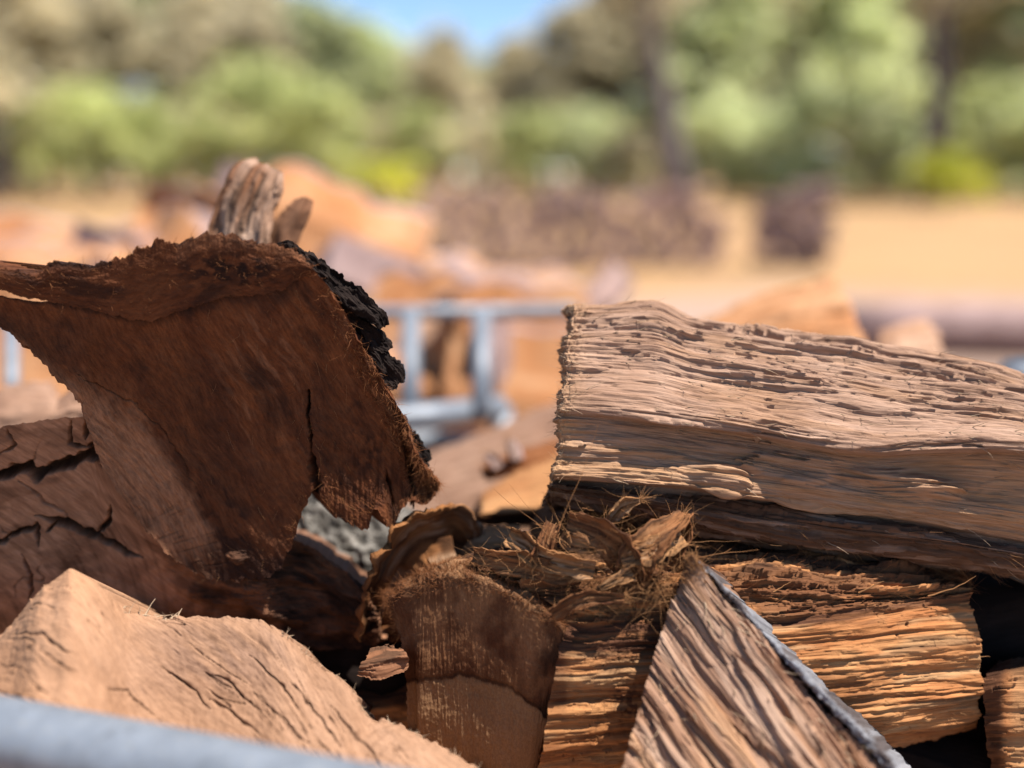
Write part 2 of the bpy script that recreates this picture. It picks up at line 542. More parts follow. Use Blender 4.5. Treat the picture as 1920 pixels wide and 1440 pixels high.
def leaf_mat(name, a, bcol, trans=0.5):
    m, nt, b = nodes(name)
    tc = nt.nodes.new('ShaderNodeTexCoord')
    oi = nt.nodes.new('ShaderNodeObjectInfo')
    n1 = noise(nt, tc.outputs['Object'], 0.7, 3, 0.6)
    n2 = noise(nt, tc.outputs['Object'], 2.2, 2, 0.6)
    c = mixc(nt, ramp(nt, n1, 0.40, 0.60), tuple(x * 0.85 for x in a), tuple(min(0.75, x * 1.3) for x in bcol))
    c = mixc(nt, 0.5, c, mixc(nt, ramp(nt, n2, 0.36, 0.64), (0.62, 0.62, 0.62), (1.45, 1.42, 1.35)), 'MULTIPLY')
    vr = nt.nodes.new('ShaderNodeMapRange'); vr.inputs['To Min'].default_value = 0.78; vr.inputs['To Max'].default_value = 1.2
    nt.links.new(oi.outputs['Random'], vr.inputs['Value'])
    hs = nt.nodes.new('ShaderNodeHueSaturation'); nt.links.new(c, hs.inputs['Color']); nt.links.new(vr.outputs[0], hs.inputs['Value'])
    c = hs.outputs[0]
    nt.links.new(c, b.inputs['Base Color'])
    b.inputs['Roughness'].default_value = 0.55
    tr = nt.nodes.new('ShaderNodeBsdfTranslucent')
    nt.links.new(c, tr.inputs['Color'])
    mx = nt.nodes.new('ShaderNodeMixShader')
    mx.inputs[0].default_value = trans
    nt.links.new(b.outputs[0], mx.inputs[1]); nt.links.new(tr.outputs[0], mx.inputs[2])
    out = [n for n in nt.nodes if n.type == 'OUTPUT_MATERIAL'][0]
    nt.links.new(mx.outputs[0], out.inputs['Surface'])
    return m


M_LEAF = [leaf_mat('grey_olive_leaves', (0.44, 0.39, 0.25), (0.56, 0.50, 0.34)),
          leaf_mat('green_leaves', (0.37, 0.41, 0.16), (0.50, 0.53, 0.23)),
          leaf_mat('blue_green_leaves', (0.41, 0.45, 0.23), (0.54, 0.58, 0.33)),
          leaf_mat('yellow_green_leaves', (0.44, 0.47, 0.03), (0.60, 0.60, 0.05))]
M_TRUNK, nt, b = nodes('dark_trunk_bark')
tc = nt.nodes.new('ShaderNodeTexCoord')
n1 = noise(nt, tc.outputs['Object'], (6, 6, 1.2), 5, 0.65)
nt.links.new(mixc(nt, ramp(nt, n1, 0.35, 0.65), (0.05, 0.04, 0.038), (0.16, 0.13, 0.12)), b.inputs['Base Color'])
b.inputs['Roughness'].default_value = 0.9

M_PTRUNK, nt, b = nodes('pale_trunk_bark')
tc = nt.nodes.new('ShaderNodeTexCoord')
n1 = noise(nt, tc.outputs['Object'], (5, 5, 0.9), 5, 0.65)
nt.links.new(mixc(nt, ramp(nt, n1, 0.35, 0.65), (0.20, 0.165, 0.15), (0.42, 0.37, 0.34)), b.inputs['Base Color'])
b.inputs['Roughness'].default_value = 0.9

# ground: dry grass, bare dirt near the wood yard
M_GROUND, nt, b = nodes('dry_ground')
geo = nt.nodes.new('ShaderNodeNewGeometry')
sx = nt.nodes.new('ShaderNodeSeparateXYZ')
nt.links.new(geo.outputs['Position'], sx.inputs[0])
na = noise(nt, geo.outputs['Position'], 0.25, 5, 0.6)
nb_ = noise(nt, geo.outputs['Position'], 2.2, 5, 0.65)
nc_ = noise(nt, geo.outputs['Position'], 25.0, 4, 0.65)
grass = mixc(nt, ramp(nt, na, 0.38, 0.62), (0.25, 0.135, 0.055), (0.31, 0.172, 0.074))
nst = nt.nodes.new('ShaderNodeMapping'); nst.inputs['Scale'].default_value = (0.12, 0.9, 1); nt.links.new(geo.outputs['Position'], nst.inputs['Vector'])
nband = noise(nt, nst.outputs[0], 1.0, 4, 0.6)
grass = mixc(nt, ramp(nt, nband, 0.42, 0.6), grass, (0.34, 0.19, 0.085))
grass = mixc(nt, ramp(nt, nband, 0.5, 0.3), grass, (0.21, 0.145, 0.055))
grass = mixc(nt, ramp(nt, nb_, 0.45, 0.75), grass, (0.28, 0.18, 0.065))
dirt = mixc(nt, ramp(nt, nb_, 0.35, 0.65), (0.25, 0.165, 0.12), (0.32, 0.215, 0.16))
mathn = nt.nodes.new('ShaderNodeMath'); mathn.operation = 'MULTIPLY_ADD'
nt.links.new(na, mathn.inputs[0]); mathn.inputs[1].default_value = 5.0
nt.links.new(sx.outputs[1], mathn.inputs[2])
c = mixc(nt, ramp(nt, mathn.outputs[0], 12.0, 14.5), dirt, grass)
c = mixc(nt, 0.4, c, mixc(nt, ramp(nt, nc_, 0.3, 0.7), (0.6, 0.6, 0.6), (1.3, 1.3, 1.3)), 'MULTIPLY')
nt.links.new(c, b.inputs['Base Color'])
b.inputs['Roughness'].default_value = 0.95
bp = nt.nodes.new('ShaderNodeBump'); bp.inputs['Strength'].default_value = 0.6; bp.inputs['Distance'].default_value = 0.03
nt.links.new(nc_, bp.inputs['Height']); nt.links.new(bp.outputs[0], b.inputs['Normal'])

# ------------------------------------------------------------------ setting: ground
gx = np.concatenate([np.linspace(-500, -40, 8), np.linspace(-30, 30, 61), np.linspace(40, 500, 8)])
gy = np.concatenate([np.linspace(-200, -12, 5), np.linspace(-10, 60, 71), np.linspace(70, 900, 10)])
GX, GY = np.meshgrid(gx, gy)
GZ = 0.05 * fbm(GX * 0.2, GY * 0.2, 2.0, 3) * sstep(4, 9, np.hypot(GX, GY))
idx = np.arange(GX.size).reshape(GX.shape)
q = np.stack([idx[:-1, :-1], idx[:-1, 1:], idx[1:, 1:], idx[1:, :-1]], -1).reshape(-1, 4)
tag(mesh_np('ground', np.stack([GX, GY, GZ], -1).reshape(-1, 3), q, None, M_GROUND), kind='structure')


# ------------------------------------------------------------------ setting: trees
def tube_path(pts, rads, sides=7):
    pts = np.asarray(pts, float)
    t = np.gradient(pts, axis=0)
    t /= np.linalg.norm(t, axis=1)[:, None]
    ref = np.array([0.3, 1.0, 0.2]) if abs(t[:, 2]).mean() > 0.7 else np.array([0, 0, 1.0])
    a = np.cross(t, ref); a /= np.linalg.norm(a, axis=1)[:, None]
    bb = np.cross(t, a)
    th = np.arange(sides) / sides * 2 * PI
    v = pts[:, None] + (a[:, None] * np.cos(th)[None, :, None] + bb[:, None] * np.sin(th)[None, :, None]) * np.asarray(rads)[:, None, None]
    n = len(pts)
    idx = np.arange(n * sides).reshape(n, sides)
    nx = np.roll(idx, -1, axis=1)
    q = np.stack([idx[:-1], nx[:-1], nx[1:], idx[1:]], -1).reshape(-1, 4)
    tri = []
    for k in range(1, sides - 1):
        tri += [[idx[0, 0], idx[0, k + 1], idx[0, k]], [idx[-1, 0], idx[-1, k], idx[-1, k + 1]]]
    return v.reshape(-1, 3), q, np.array(tri)


def joined(parts):
    V, Q, T, o = [], [], [], 0
    for v, q, t in parts:
        V.append(v); Q.append(q + o); T.append(t + o); o += len(v)
    return np.concatenate(V), np.concatenate(Q), np.concatenate(T)


def tree_mesh(seed, H, trunk_r, base_f, spread, nclump, per, leaf, lean=0.0):
    r = np.random.default_rng(seed)
    zs = np.linspace(0, H * 0.85, 9)
    path = np.stack([lean * zs + 0.02 * H * np.cumsum(r.normal(size=9)) * 0.4, 0.02 * H * np.cumsum(r.normal(size=9)) * 0.4, zs], -1)
    path[0, :2] = 0
    parts = [tube_path(path, trunk_r * np.linspace(1.15, 0.25, 9), 9)]
    centers = []
    for k in range(nclump):
        f = base_f + (1 - base_f) * r.random() ** 0.8
        at = np.array([np.interp(f * 0.95, np.linspace(0, 1, 9), path[:, i]) for i in range(3)])
        az = r.random() * 2 * PI
        rad = spread * (0.25 + 0.75 * r.random()) * math.sin(PI * min(0.97, 0.25 + 0.7 * (f - base_f) / (1 - base_f + 1e-6)))
        end = at + np.array([math.cos(az) * rad, math.sin(az) * rad, rad * r.uniform(0.05, 0.6) + H * 0.04])
        mid = (at + end) / 2 + np.array([0, 0, -0.1 * rad]) + r.normal(size=3) * 0.06 * rad
        rr = trunk_r * 0.35 * (1 - 0.6 * f)
        parts.append(tube_path([at, mid, end], [rr, rr * 0.6, rr * 0.2], 5))
        centers.append((end, r.uniform(0.5, 1.25)))
    n = nclump * per
    P = np.zeros((n, 3))
    for k, (cc, s) in enumerate(centers):
        P[k * per:(k + 1) * per] = cc + r.normal(size=(per, 3)) * np.array([1, 1, 0.62]) * spread * 0.16 * s
    P[:, 2] = np.maximum(P[:, 2], 0.15)
    N = r.normal(size=(n, 3)) * 0.75 + np.array([0, 0, 1.0])   # leaves mostly turn a side to the sky
    A = np.cross(N, r.normal(size=(n, 3))); A /= np.linalg.norm(A, axis=1)[:, None]
    B = np.cross(N, A); B /= np.linalg.norm(B, axis=1)[:, None]
    ls = leaf * r.uniform(0.6, 1.4, n)[:, None]
    v = np.stack([P - A * ls, P + B * ls * 0.45, P + A * ls, P - B * ls * 0.45], 1).reshape(-1, 3)
    return joined(parts), v, np.arange(n * 4).reshape(-1, 4)


def make_tree(name, label, cat, seed, H, trunk_r, base_f, spread, nclump, per, leaf, mat, group, lean=0.0, foliage='crown'):
    (tv, tq, tt), lv, lq = tree_mesh(seed, H, trunk_r, base_f, spread, nclump, per, leaf, lean)
    root = thing(name, label, cat, (0, 0, 0), group)
    mesh_np('trunk', tv, tq, tt, M_TRUNK if 'dark' in label else M_PTRUNK, root)
    mesh_np(foliage, lv, lq, None, mat, root, smooth=False)
    return root


GT = 'eucalypts in the blurred tree line'
GS = 'bushes along the foot of the tree line'
L_TALL = 'grey-olive eucalypt with pale trunk in the blurred tree line'
L_SHRUB = 'bushy mid-green shrub at the foot of the blurred tree line'
protos = [make_tree('eucalyptus_tree', L_TALL, 'tree', 21, 14, 0.22, 0.22, 3.6, 60, 80, 0.36, M_LEAF[0], GT),
          make_tree('eucalyptus_tree', 'pale green eucalypt with pale trunk in the blurred tree line', 'tree', 22, 14, 0.26, 0.18, 3.8, 60, 80, 0.36, M_LEAF[2], GT),
          make_tree('eucalyptus_tree', L_TALL, 'tree', 23, 14, 0.20, 0.25, 3.4, 60, 80, 0.36, M_LEAF[0], GT)]
sprotos = [make_tree('shrub', 'mid-green bushy shrub at the foot of the blurred tree line', 'shrub', 31, 5, 0.07, 0.08, 2.4, 34, 70, 0.20, M_LEAF[1], GS, foliage='foliage'),
           make_tree('shrub', 'pale blue-green bushy shrub at the foot of the blurred tree line', 'shrub', 32, 5, 0.07, 0.05, 2.5, 34, 70, 0.20, M_LEAF[2], GS, foliage='foliage'),
           make_tree('shrub', 'greyish olive bushy shrub at the foot of the blurred tree line', 'shrub', 33, 5, 0.07, 0.10, 2.2, 34, 70, 0.20, M_LEAF[0], GS, foliage='foliage')]


def ground_x(px, dist):
    return (px - 960) / F_PX * dist


used = set()


def put(pl, k, px, dist, hs, base_h, rz, label=None):
    o = pl[k]
    if (id(pl), k) in used:
        o = copy_tree(o)
    used.add((id(pl), k))
    s = hs / base_h
    o.location = (ground_x(px, dist), dist, -0.02)
    o.rotation_euler = (0, 0, rz)
    sw = max(s, 0.62) if base_h > 10 else s
    o.scale = (sw, sw, s)
    if label:
        o['label'] = label
    return o


tr = random.Random(5)
for px, dist, hh, k in [(-90, 58, 15, 0), (60, 54, 14, 2), (190, 60, 14, 0), (400, 59, 13, 0), (500, 55, 11, 2), (610, 57, 12.0, 1),
                        (720, 60, 10.9, 1), (840, 58, 10.0, 0), (960, 61, 10.2, 0), (1070, 58, 11.8, 2), (1150, 60, 14, 0), (1350, 56, 14, 1),
                        (1470, 60, 15, 0), (1580, 57, 14, 1), (1680, 61, 15, 2), (1850, 58, 15, 0), (1960, 55, 14, 1), (2080, 58, 15, 0)]:
    put(protos, k, px, dist, hh, 14, tr.random() * 6.28)
for i in range(-9, 34):
    px = -200 + i * 100
    low_gap = 560 < px < 1120
    put(protos, (0, 2, 1)[i % 3], px, 68 + 5 * tr.random(), (10.2 if low_gap else 16) + tr.random(), 14, tr.random() * 6.28)
    if not low_gap:
        put(sprotos, (0, 2, 1)[i % 3], px + 40, 62, 6.5 + tr.random(), 5, tr.random() * 6.28)
for px, dist, hh, k in [(-40, 47, 5, 0), (90, 49, 4.6, 2), (180, 46, 5.5, 0), (300, 48, 4.8, 0), (410, 50, 5.4, 2), (500, 46, 6.6, 0), (590, 44, 5.4, 0),
                        (660, 47, 4.6, 2), (800, 48, 4.6, 0), (880, 47, 4.2, 2), (980, 49, 4.4, 0), (1090, 48, 4.8, 1), (1170, 47, 3.8, 2), (1340, 46, 5.2, 1),
                        (1420, 44, 4.4, 1), (1520, 46, 6.0, 1), (1600, 48, 4.4, 2), (1660, 45, 4.0, 1), (1830, 46, 5.6, 0), (1920, 44, 4.8, 1), (2010, 46, 5.5, 0)]:
    put(sprotos, k, px, dist, hh, 5, tr.random() * 6.28)
for px in (1040, 1110, 1200, 750, 930, 340):
    put(sprotos, 2 if px % 20 else 0, px, 56, 5.2, 5, tr.random() * 6.28)
a = make_tree('eucalyptus_tree', 'dark-trunked eucalypt leaning left, right of the blue sky gap', 'tree', 41, 15, 0.62, 0.5, 3.4, 26, 70, 0.3, M_LEAF[0], GT, lean=-0.20)
a.location = (ground_x(1272, 42), 42, -0.05)
a = make_tree('eucalyptus_tree', 'upright eucalypt with dark trunk above the yellow-green bush at right', 'tree', 42, 15, 0.55, 0.52, 3.4, 26, 70, 0.3, M_LEAF[0], GT, lean=0.0)
a.location = (ground_x(1732, 41.5), 41.5, -0.05)
a = make_tree('eucalyptus_tree', 'shaded dark-trunked eucalypt at the far left edge', 'tree', 43, 14, 0.42, 0.3, 3.2, 26, 70, 0.3, M_LEAF[0], GT, lean=0.02)
a.location = (ground_x(8, 45), 45, -0.05)
a = make_tree('shrub', 'bright yellow-green low bush behind the forked stick, left of centre', 'shrub', 51, 1.7, 0.03, 0.1, 1.5, 24, 60, 0.12, M_LEAF[3], GS, foliage='foliage')
a.location = (ground_x(722, 35), 35, -0.02)
a = make_tree('shrub', 'bright yellow-green low bush below the upright dark trunk at right', 'shrub', 52, 2.1, 0.03, 0.1, 1.6, 26, 60, 0.12, M_LEAF[3], GS, foliage='foliage')
a.location = (ground_x(1752, 33), 33, -0.02)


# ------------------------------------------------------------------ background firewood
def billet_mesh(seed, L, R, a0, a1, rings=9, arc=9):
    """split billet: round bark side between angles a0..a1, two split faces meeting at the pith; returns wood and bark shells"""
    r = np.random.default_rng(seed)
    th = np.linspace(a0, a1, arc)
    rr = R * (1 + 0.1 * r.normal(size=arc))
    prof = np.stack([np.cos(th) * rr, np.sin(th) * rr], -1)
    pith = np.array([[0.12 * R * r.normal(), 0.12 * R * r.normal()]])
    f1 = (prof[-1] * 0.5 + pith[0] * 0.5)[None] + 0.06 * R * r.normal(size=(1, 2))
    f2 = (prof[0] * 0.5 + pith[0] * 0.5)[None] + 0.06 * R * r.normal(size=(1, 2))
    loop = np.concatenate([prof, f1, pith, f2])
    n = len(loop)
    xs = np.linspace(-L / 2, L / 2, rings)
    bend = 0.05 * R * np.cumsum(r.normal(size=(rings, 2)), axis=0)
    V = np.zeros((rings, n, 3))
    for i, x in enumerate(xs):
        s = 1 + 0.06 * r.normal() * (i % 2)
        V[i, :, 0] = x + (0.02 * R * r.normal(size=n) if i in (0, rings - 1) else 0)
        V[i, :, 1:] = loop * s * (1 + 0.05 * r.normal(size=(n, 1))) + bend[i]
    idx = np.arange(rings * n).reshape(rings, n)
    nx = np.roll(idx, -1, axis=1)
    q = np.stack([idx[:-1], nx[:-1], nx[1:], idx[1:]], -1).reshape(-1, 4)
    caps = []
    ev = []
    base = rings * n
    for e, row in ((0, V[0]), (1, V[-1])):
        c = row.mean(0)
        o = base + e * (n + 1)
        ev += [row, c[None]]
        for k in range(n):
            t = [o + k, o + (k + 1) % n, o + n]
            caps.append(t if e else t[::-1])
    allv = np.concatenate([V.reshape(-1, 3)] + ev)
    g = np.stack([allv[:, 0], np.arctan2(allv[:, 2], allv[:, 1]) * R, np.full(len(allv), seed * 1.3)], -1)
    g[base:, 0], g[base:, 1] = allv[base:, 1], allv[base:, 2]
    # bark shell over the arc
    bi = V[:, :arc] * np.array([0.985, 1.0, 1.0])
    ctr = V.mean(1, keepdims=True)
    dirv = bi - ctr; dirv[..., 0] = 0
    dirv /= np.linalg.norm(dirv, axis=2)[..., None]
    outer = bi + dirv * (0.06 * R + 0.04 * R * r.random((rings, arc, 1)))
    inner = bi - dirv * 0.01 * R
    bidx = np.arange(rings * arc).reshape(rings, arc)
    m = rings * arc
    bq = [np.stack([bidx[:-1, :-1], bidx[:-1, 1:], bidx[1:, 1:], bidx[1:, :-1]], -1).reshape(-1, 4)]
    bl = np.concatenate([bidx[0, :-1], bidx[:-1, -1], bidx[-1, :0:-1], bidx[:0:-1, 0]])
    bq.append(np.stack([bl, bl + m, np.roll(bl, -1) + m, np.roll(bl, -1)], -1))
    bv = np.concatenate([outer.reshape(-1, 3), inner.reshape(-1, 3)])
    bg_ = np.stack([bv[:, 0], np.arctan2(bv[:, 2], bv[:, 1]) * R, np.full(len(bv), seed * 1.3)], -1)
    return (allv, q, np.array(caps), g), (bv, np.concatenate(bq), bg_)


def billet(label, loc, rot, L, R, a0, a1, mat, barkmat, seed, group=None, name='firewood_billet', bark=True, scale=1):
    wv, bv = billet_mesh(seed, L, R, a0, a1)
    if bark:
        root = thing(name, label, 'firewood', (0, 0, 0), group)
        mesh_np('wood', wv[0], wv[1], wv[2], mat, root, wv[3], np.zeros((len(wv[0]), 3)), smooth=False)
        mesh_np('bark', bv[0], bv[1], None, barkmat, root, bv[2], np.zeros((len(bv[0]), 3)), smooth=True)
    else:
        root = tag(mesh_np(name, wv[0], wv[1], wv[2], mat, None, wv[3], np.zeros((len(wv[0]), 3)), smooth=False), label, 'firewood', group)
    root.location = [float(x) for x in loc]
    root.rotation_euler = rot
    root.scale = (scale,) * 3
    return root


R_ = math.radians
# the long low stack across the yard, 14 m off: log ends towards the lens
GROUPST = 'old logs in the long low stack across the yard'
LST = 'weathered log end in the long low brown stack across the yard'
stk = []
for k, mt in enumerate((M_BGBROWN, M_BGPINK, M_BGPINK)):
    stk.append(billet(LST, (0, 0, -5), (0, 0, 0), 0.42, 0.115, -2.2 + 0.4 * k, 2.4 - 0.2 * k, mt, None, 300 + k, GROUPST, 'stacked_log', bark=False))
ps = random.Random(9)
first = [True] * 4
for row in range(6):
    for cidx in range(37):
        x = ground_x(560, 14) + cidx * 0.2 + (0.1 if row % 2 else 0) + ps.uniform(-0.02, 0.02)
        if row == 5 and ps.random() < 0.35:
            continue
        px = x / 14 * F_PX + 960
        if 1365 < px < 1415 or (px > 1300 and px < 1390 and row > 3) or px > 1545:
            continue
        dark = px > 1400 or (640 < px < 780) or (1040 < px < 1110)
        k = 0 if (ps.random() < (0.9 if px > 1400 else 0.6 if dark else 0.15)) else ps.choice([1, 2, 1, 2, 1])
        o = stk[k] if first[k] else stk[k].copy()
        if not first[k]:
            COL.objects.link(o)
        first[k] = False
        o.location = (x, 14 + ps.uniform(-0.06, 0.06), 0.115 + row * 0.182 + ps.uniform(-0.015, 0.015))
        o.rotation_euler = (ps.uniform(0, 6.28), 0, PI / 2 + ps.uniform(-0.15, 0.15))
        o.scale = (1, ps.uniform(0.85, 1.1), ps.uniform(0.85, 1.1))

# a fallen trunk lying on the dirt at right
tv_, tq_, tt_ = tube_path([(2.4 + 0.45 * i, 7.2 + 0.03 * math.sin(i), 0.2 + 0.01 * (i % 2)) for i in range(9)], [0.17, 0.19, 0.18, 0.19, 0.18, 0.185, 0.175, 0.18, 0.17], 14)
gg = np.stack([tv_[:, 0], np.arctan2(tv_[:, 2] - 0.2, tv_[:, 1] - 7.2) * 0.18, np.zeros(len(tv_))], -1)
tv_ = tv_ + 0.03 * np.stack([0 * tv_[:, 0], fbm(tv_[:, 0] * 3, tv_[:, 2] * 9, 3, 3), fbm(tv_[:, 0] * 3, tv_[:, 1] * 9, 5, 3)], -1)
tag(mesh_np('fallen_log', tv_, tq_, tt_, M_BGBROWN, None, gg, np.zeros((len(tv_), 3))), 'long brown log lying on the dirt behind the large pale split log, right edge', 'log')

# loose heap of fresh orange billets behind the dark log, left; each placed by itself
GH = 'fresh orange billets heaped behind the cage'


def bp_(px, py, d):
    return W(px, py, d)


heap = [
    # px, py, d, rot, L, R, a0, a1, mat, label
    (90, 470, 2.6, (0.3, 0.15, 0.3), 0.40, 0.14, -2.5, 0.3, M_BGORANGE, 'pale orange billet low in the heap at the far left edge'),
    (250, 455, 2.7, (0.1, -0.2, -0.4), 0.36, 0.12, -2.3, 0.4, M_BGTAN, 'tan billet in the far-left heap beside the forked stick'),
    (-20, 520, 2.4, (0.2, 0.1, 0.2), 0.40, 0.13, -2.5, 0.3, M_BGORANGE, 'orange billet cut off by the left edge of the heap'),
    (180, 545, 2.3, (0.4, 0.0, 0.6), 0.38, 0.12, -2.5, 0.3, M_BGORANGE, 'orange billet just above the torn left horn of the dark log'),
    (430, 440, 2.6, (0.2, 0.12, 0.25), 0.46, 0.13, -2.4, 0.4, M_BGORANGE, 'bright orange billet directly behind the forked stick'),
    (640, 452, 2.45, (0.35, 0.32, 0.15), 0.42, 0.15, -2.4, 0.4, M_BGORANGE, 'large arched orange billet right of the forked stick'),
    (810, 540, 2.5, (0.25, 0.1, 0.5), 0.34, 0.12, -2.4, 0.4, M_BGORANGE, 'orange billet above the cage rail, right of the arched one'),
    (690, 560, 2.2, (0.15, -0.1, -0.3), 0.36, 0.12, -2.5, 0.3, M_BGTAN, 'tan billet behind the black bark of the dark log'),
    (960, 560, 2.7, (0.2, 0.1, 0.2), 0.36, 0.11, -2.5, 0.3, M_BGTAN, 'pinkish tan billet above the middle of the cage rail'),
    (850, 660, 2.1, (0.8, 0.1, 0.1), 0.34, 0.16, -2.5, 0.3, M_BGORANGE, 'orange billet framed between the two cage uprights'),
    (1000, 640, 2.05, (1.0, 0.05, 0.7), 0.36, 0.12, -2.5, 0.3, M_BGORANGE, 'deep orange billet right of the second cage upright'),
    (1010, 745, 1.95, (0.7, 0.2, 0.2), 0.36, 0.12, -2.5, 0.3, M_BGORANGE, 'tan billet low behind the left end of the pale split log'),
    (840, 750, 2.0, (0.6, 0.0, 0.2), 0.34, 0.10, -2.5, 0.3, M_BGORANGE, 'tan billet just above the lower cage rail'),
    (40, 700, 1.9, (0.6, 0.0, 0.2), 0.36, 0.12, -2.5, 0.3, M_BGORANGE, 'billet behind the small cage upright at far left'),
    (560, 620, 2.2, (0.4, 0.0, 0.0), 0.40, 0.13, -2.5, 0.3, M_BGORANGE, None),
    (330, 560, 2.3, (0.4, 0.0, 0.0), 0.42, 0.13, -2.5, 0.3, M_BGORANGE, None),
    (700, 700, 2.05, (0.4, 0.0, 0.3), 0.40, 0.13, -2.5, 0.3, M_BGTAN, None),
]
for k, (px, py, d, rot, L, R, a0, a1, mt, lab) in enumerate(heap):
    if lab is None:
        continue
    billet(lab, bp_(px, py, d), rot, L, R, a0, a1, mt, M_BGBROWN, 400 + k, GH)
hr = random.Random(12)
hp = []
for k in range(3):
    hp.append(billet(('orange billet among the out-of-focus heap behind the cage', 'tan billet among the out-of-focus heap behind the cage', 'weathered brown billet among the out-of-focus heap behind the cage')[k], (0, 0, -3), (0, 0, 0), 0.30, 0.075, -2.5 + 0.3 * k, 0.3, (M_BGORANGE, M_BGTAN, M_BGBROWN)[k], M_BGBROWN, 460 + k, GH))
n_ = 0
for k in range(46):
    px = hr.uniform(-40, 1010)
    surf = np.interp(px, [-40, 90, 200, 330, 440, 560, 680, 780, 900, 1010], [455, 425, 470, 430, 360, 375, 430, 510, 530, 560])
    py = surf + hr.uniform(5, 160)
    if py > 640:
        continue
    o = hp[n_ % 3] if n_ < 3 else copy_tree(hp[n_ % 3])
    n_ += 1
    o.location = W(np.array(px), np.array(py), np.array(2.15 + 0.25 * hr.random() + (640 - py) / 500)).tolist()
    o.rotation_euler = (hr.uniform(-0.4, 1.6), hr.uniform(-0.5, 0.5), hr.uniform(-1.0, 1.0))
    o.scale = (hr.uniform(0.7, 1.2),) * 3
for k in range(26):                                                # the layers that carry the heap
    o = copy_tree(hp[k % 3])
    o.location = (-1.25 + (k % 9) * 0.17 + hr.uniform(-0.05, 0.05), hr.uniform(2.25, 2.75), 0.16 + 0.26 * (k // 9) + hr.uniform(-0.03, 0.03))
    o.rotation_euler = (hr.uniform(-0.4, 0.8), hr.uniform(-0.15, 0.15), hr.uniform(-0.6, 0.6))
    o.scale = (1.7,) * 3
billet('dark brown billet standing behind the right cage upright', W(np.array(957.), np.array(690.), np.array(1.95)), (0.3, 1.35, 0.3), 0.22, 0.04, -2.5, 0.3, M_BGBROWN, M_BGBROWN, 433, GH)
billet('short brown billet poking up behind the left corner of the pale split log', W(np.array(1118.), np.array(545.), np.array(2.3)), (0.4, -0.65, 0.2), 0.16, 0.035, -2.5, 0.3, M_BGPINK, M_BGBROWN, 431, GH)
# behind the pale log on the right


# ------------------------------------------------------------------ steel cage behind
def pipe(name, pts, r, parent, sides=20):
    v, q, t = tube_path(pts, [r] * len(pts), sides)
    return mesh_np(name, v, q, t, M_STEEL, parent)


def P1(px, py, d):
    return W(np.array(float(px)), np.array(float(py)), np.array(float(d)))


cage = thing('steel_cage', 'blurred galvanised tube cage standing behind the dark log', 'cage', P1(840, 780, 1.75) * np.array([1, 1, 0]))
pipe('top_rail', [P1(-260, 600, 1.8), P1(300, 594, 1.8), P1(740, 586, 1.8), P1(1080, 582, 1.8)], 0.0125, cage)
pipe('lower_rail', [P1(-200, 770, 1.6), P1(400, 778, 1.6), P1(760, 785, 1.6), P1(940, 764, 1.72)], 0.021, cage)
pipe('base_rail', [P1(-200, 845, 1.7), P1(400, 838, 1.7), P1(900, 822, 1.7)], 0.016, cage)
for px in (770, 903):
    pipe('upright', [P1(px, 585, 1.78), P1(px - 1, 780, 1.66)], 0.0165, cage)
pipe('upright', [P1(24, 598, 1.72), P1(22, 615, 1.66), P1(22, 740, 1.5)], 0.0115, cage)
low = P1(940, 764, 1.72)
pipe('leg', [low, (low[0], low[1], 0.0)], 0.02, cage)
low = P1(-200, 770, 1.6)
pipe('leg', [low, (low[0], low[1], 0.0)], 0.02, cage)
post = thing('steel_post', 'rounded pale top of a galvanised post at the right edge behind the pale split log', 'post', P1(1925, 690, 1.6) * np.array([1, 1, 0]))
tp = P1(1925, 700, 1.6)
v, q, t = tube_path([(tp[0], tp[1], 0.0), tp - [0, 0, .02], tp, tp + np.array([0, 0, 0.014]), tp + np.array([0, 0, 0.02])], [0.045, 0.045, 0.044, 0.034, 0.012], 20)
mesh_np('tube', v, q, t, M_STEEL, post)

# near rail of the cage the wood lies in
r0, r1 = P1(0, 1378, 0.675), P1(660, 1509, 0.605)
dirr = (r1 - r0) / np.linalg.norm(r1 - r0)
rail = thing('cage_rail', 'blue-grey galvanised steel tube crossing the bottom left corner', 'rail', r0)
ra, rb = r0 - dirr * 0.35, r0 + dirr * 0.75
pipe('tube', [ra + (rb - ra) * k / 12 for k in range(13)], 0.025, rail, 40)
for e in (ra, rb):
    pipe('leg', [e - np.array([0, 0, 0.02]), (e[0], e[1], 0.0)], 0.02, rail)

# ------------------------------------------------------------------ the dark log, left
A = thing('split_log', 'big dark brown log end with torn left horn and black bark on its right', 'firewood', P1(420, 1000, 0.86))
TB = [((-70, 530), (-70, 575)), ((0, 556), (0, 610)), ((60, 564), (68, 668)), ((110, 568), (106, 712)), ((160, 575), (146, 752)), ((215, 588), (166, 805)),
      ((260, 596), (190, 870)), ((310, 585), (232, 935)), ((345, 572), (285, 1005)), ((390, 558), (345, 1060)), ((440, 546), (415, 1090)), ((490, 545), (490, 1085)),
      ((540, 530), (545, 1030)), ((578, 500), (562, 968)), ((612, 532), (590, 915)), ((648, 588), (612, 950)), ((682, 648), (645, 978)), ((710, 700), (690, 990)),
      ((742, 752), (706, 958)), ((764, 800), (735, 992)), ((780, 842), (758, 950)), ((797, 876), (776, 935)), ((812, 893), (796, 944)), ((822, 905), (816, 922))]


def rows_from(TB, ts, depth):
    out = []
    for t in ts:
        out.append([((1 - t) * T[0] + t * B[0], (1 - t) * T[1] + t * B[1], depth((1 - t) * T[0] + t * B[0], (1 - t) * T[1] + t * B[1], t, k)) for k, (T, B) in enumerate(TB)])
    return out


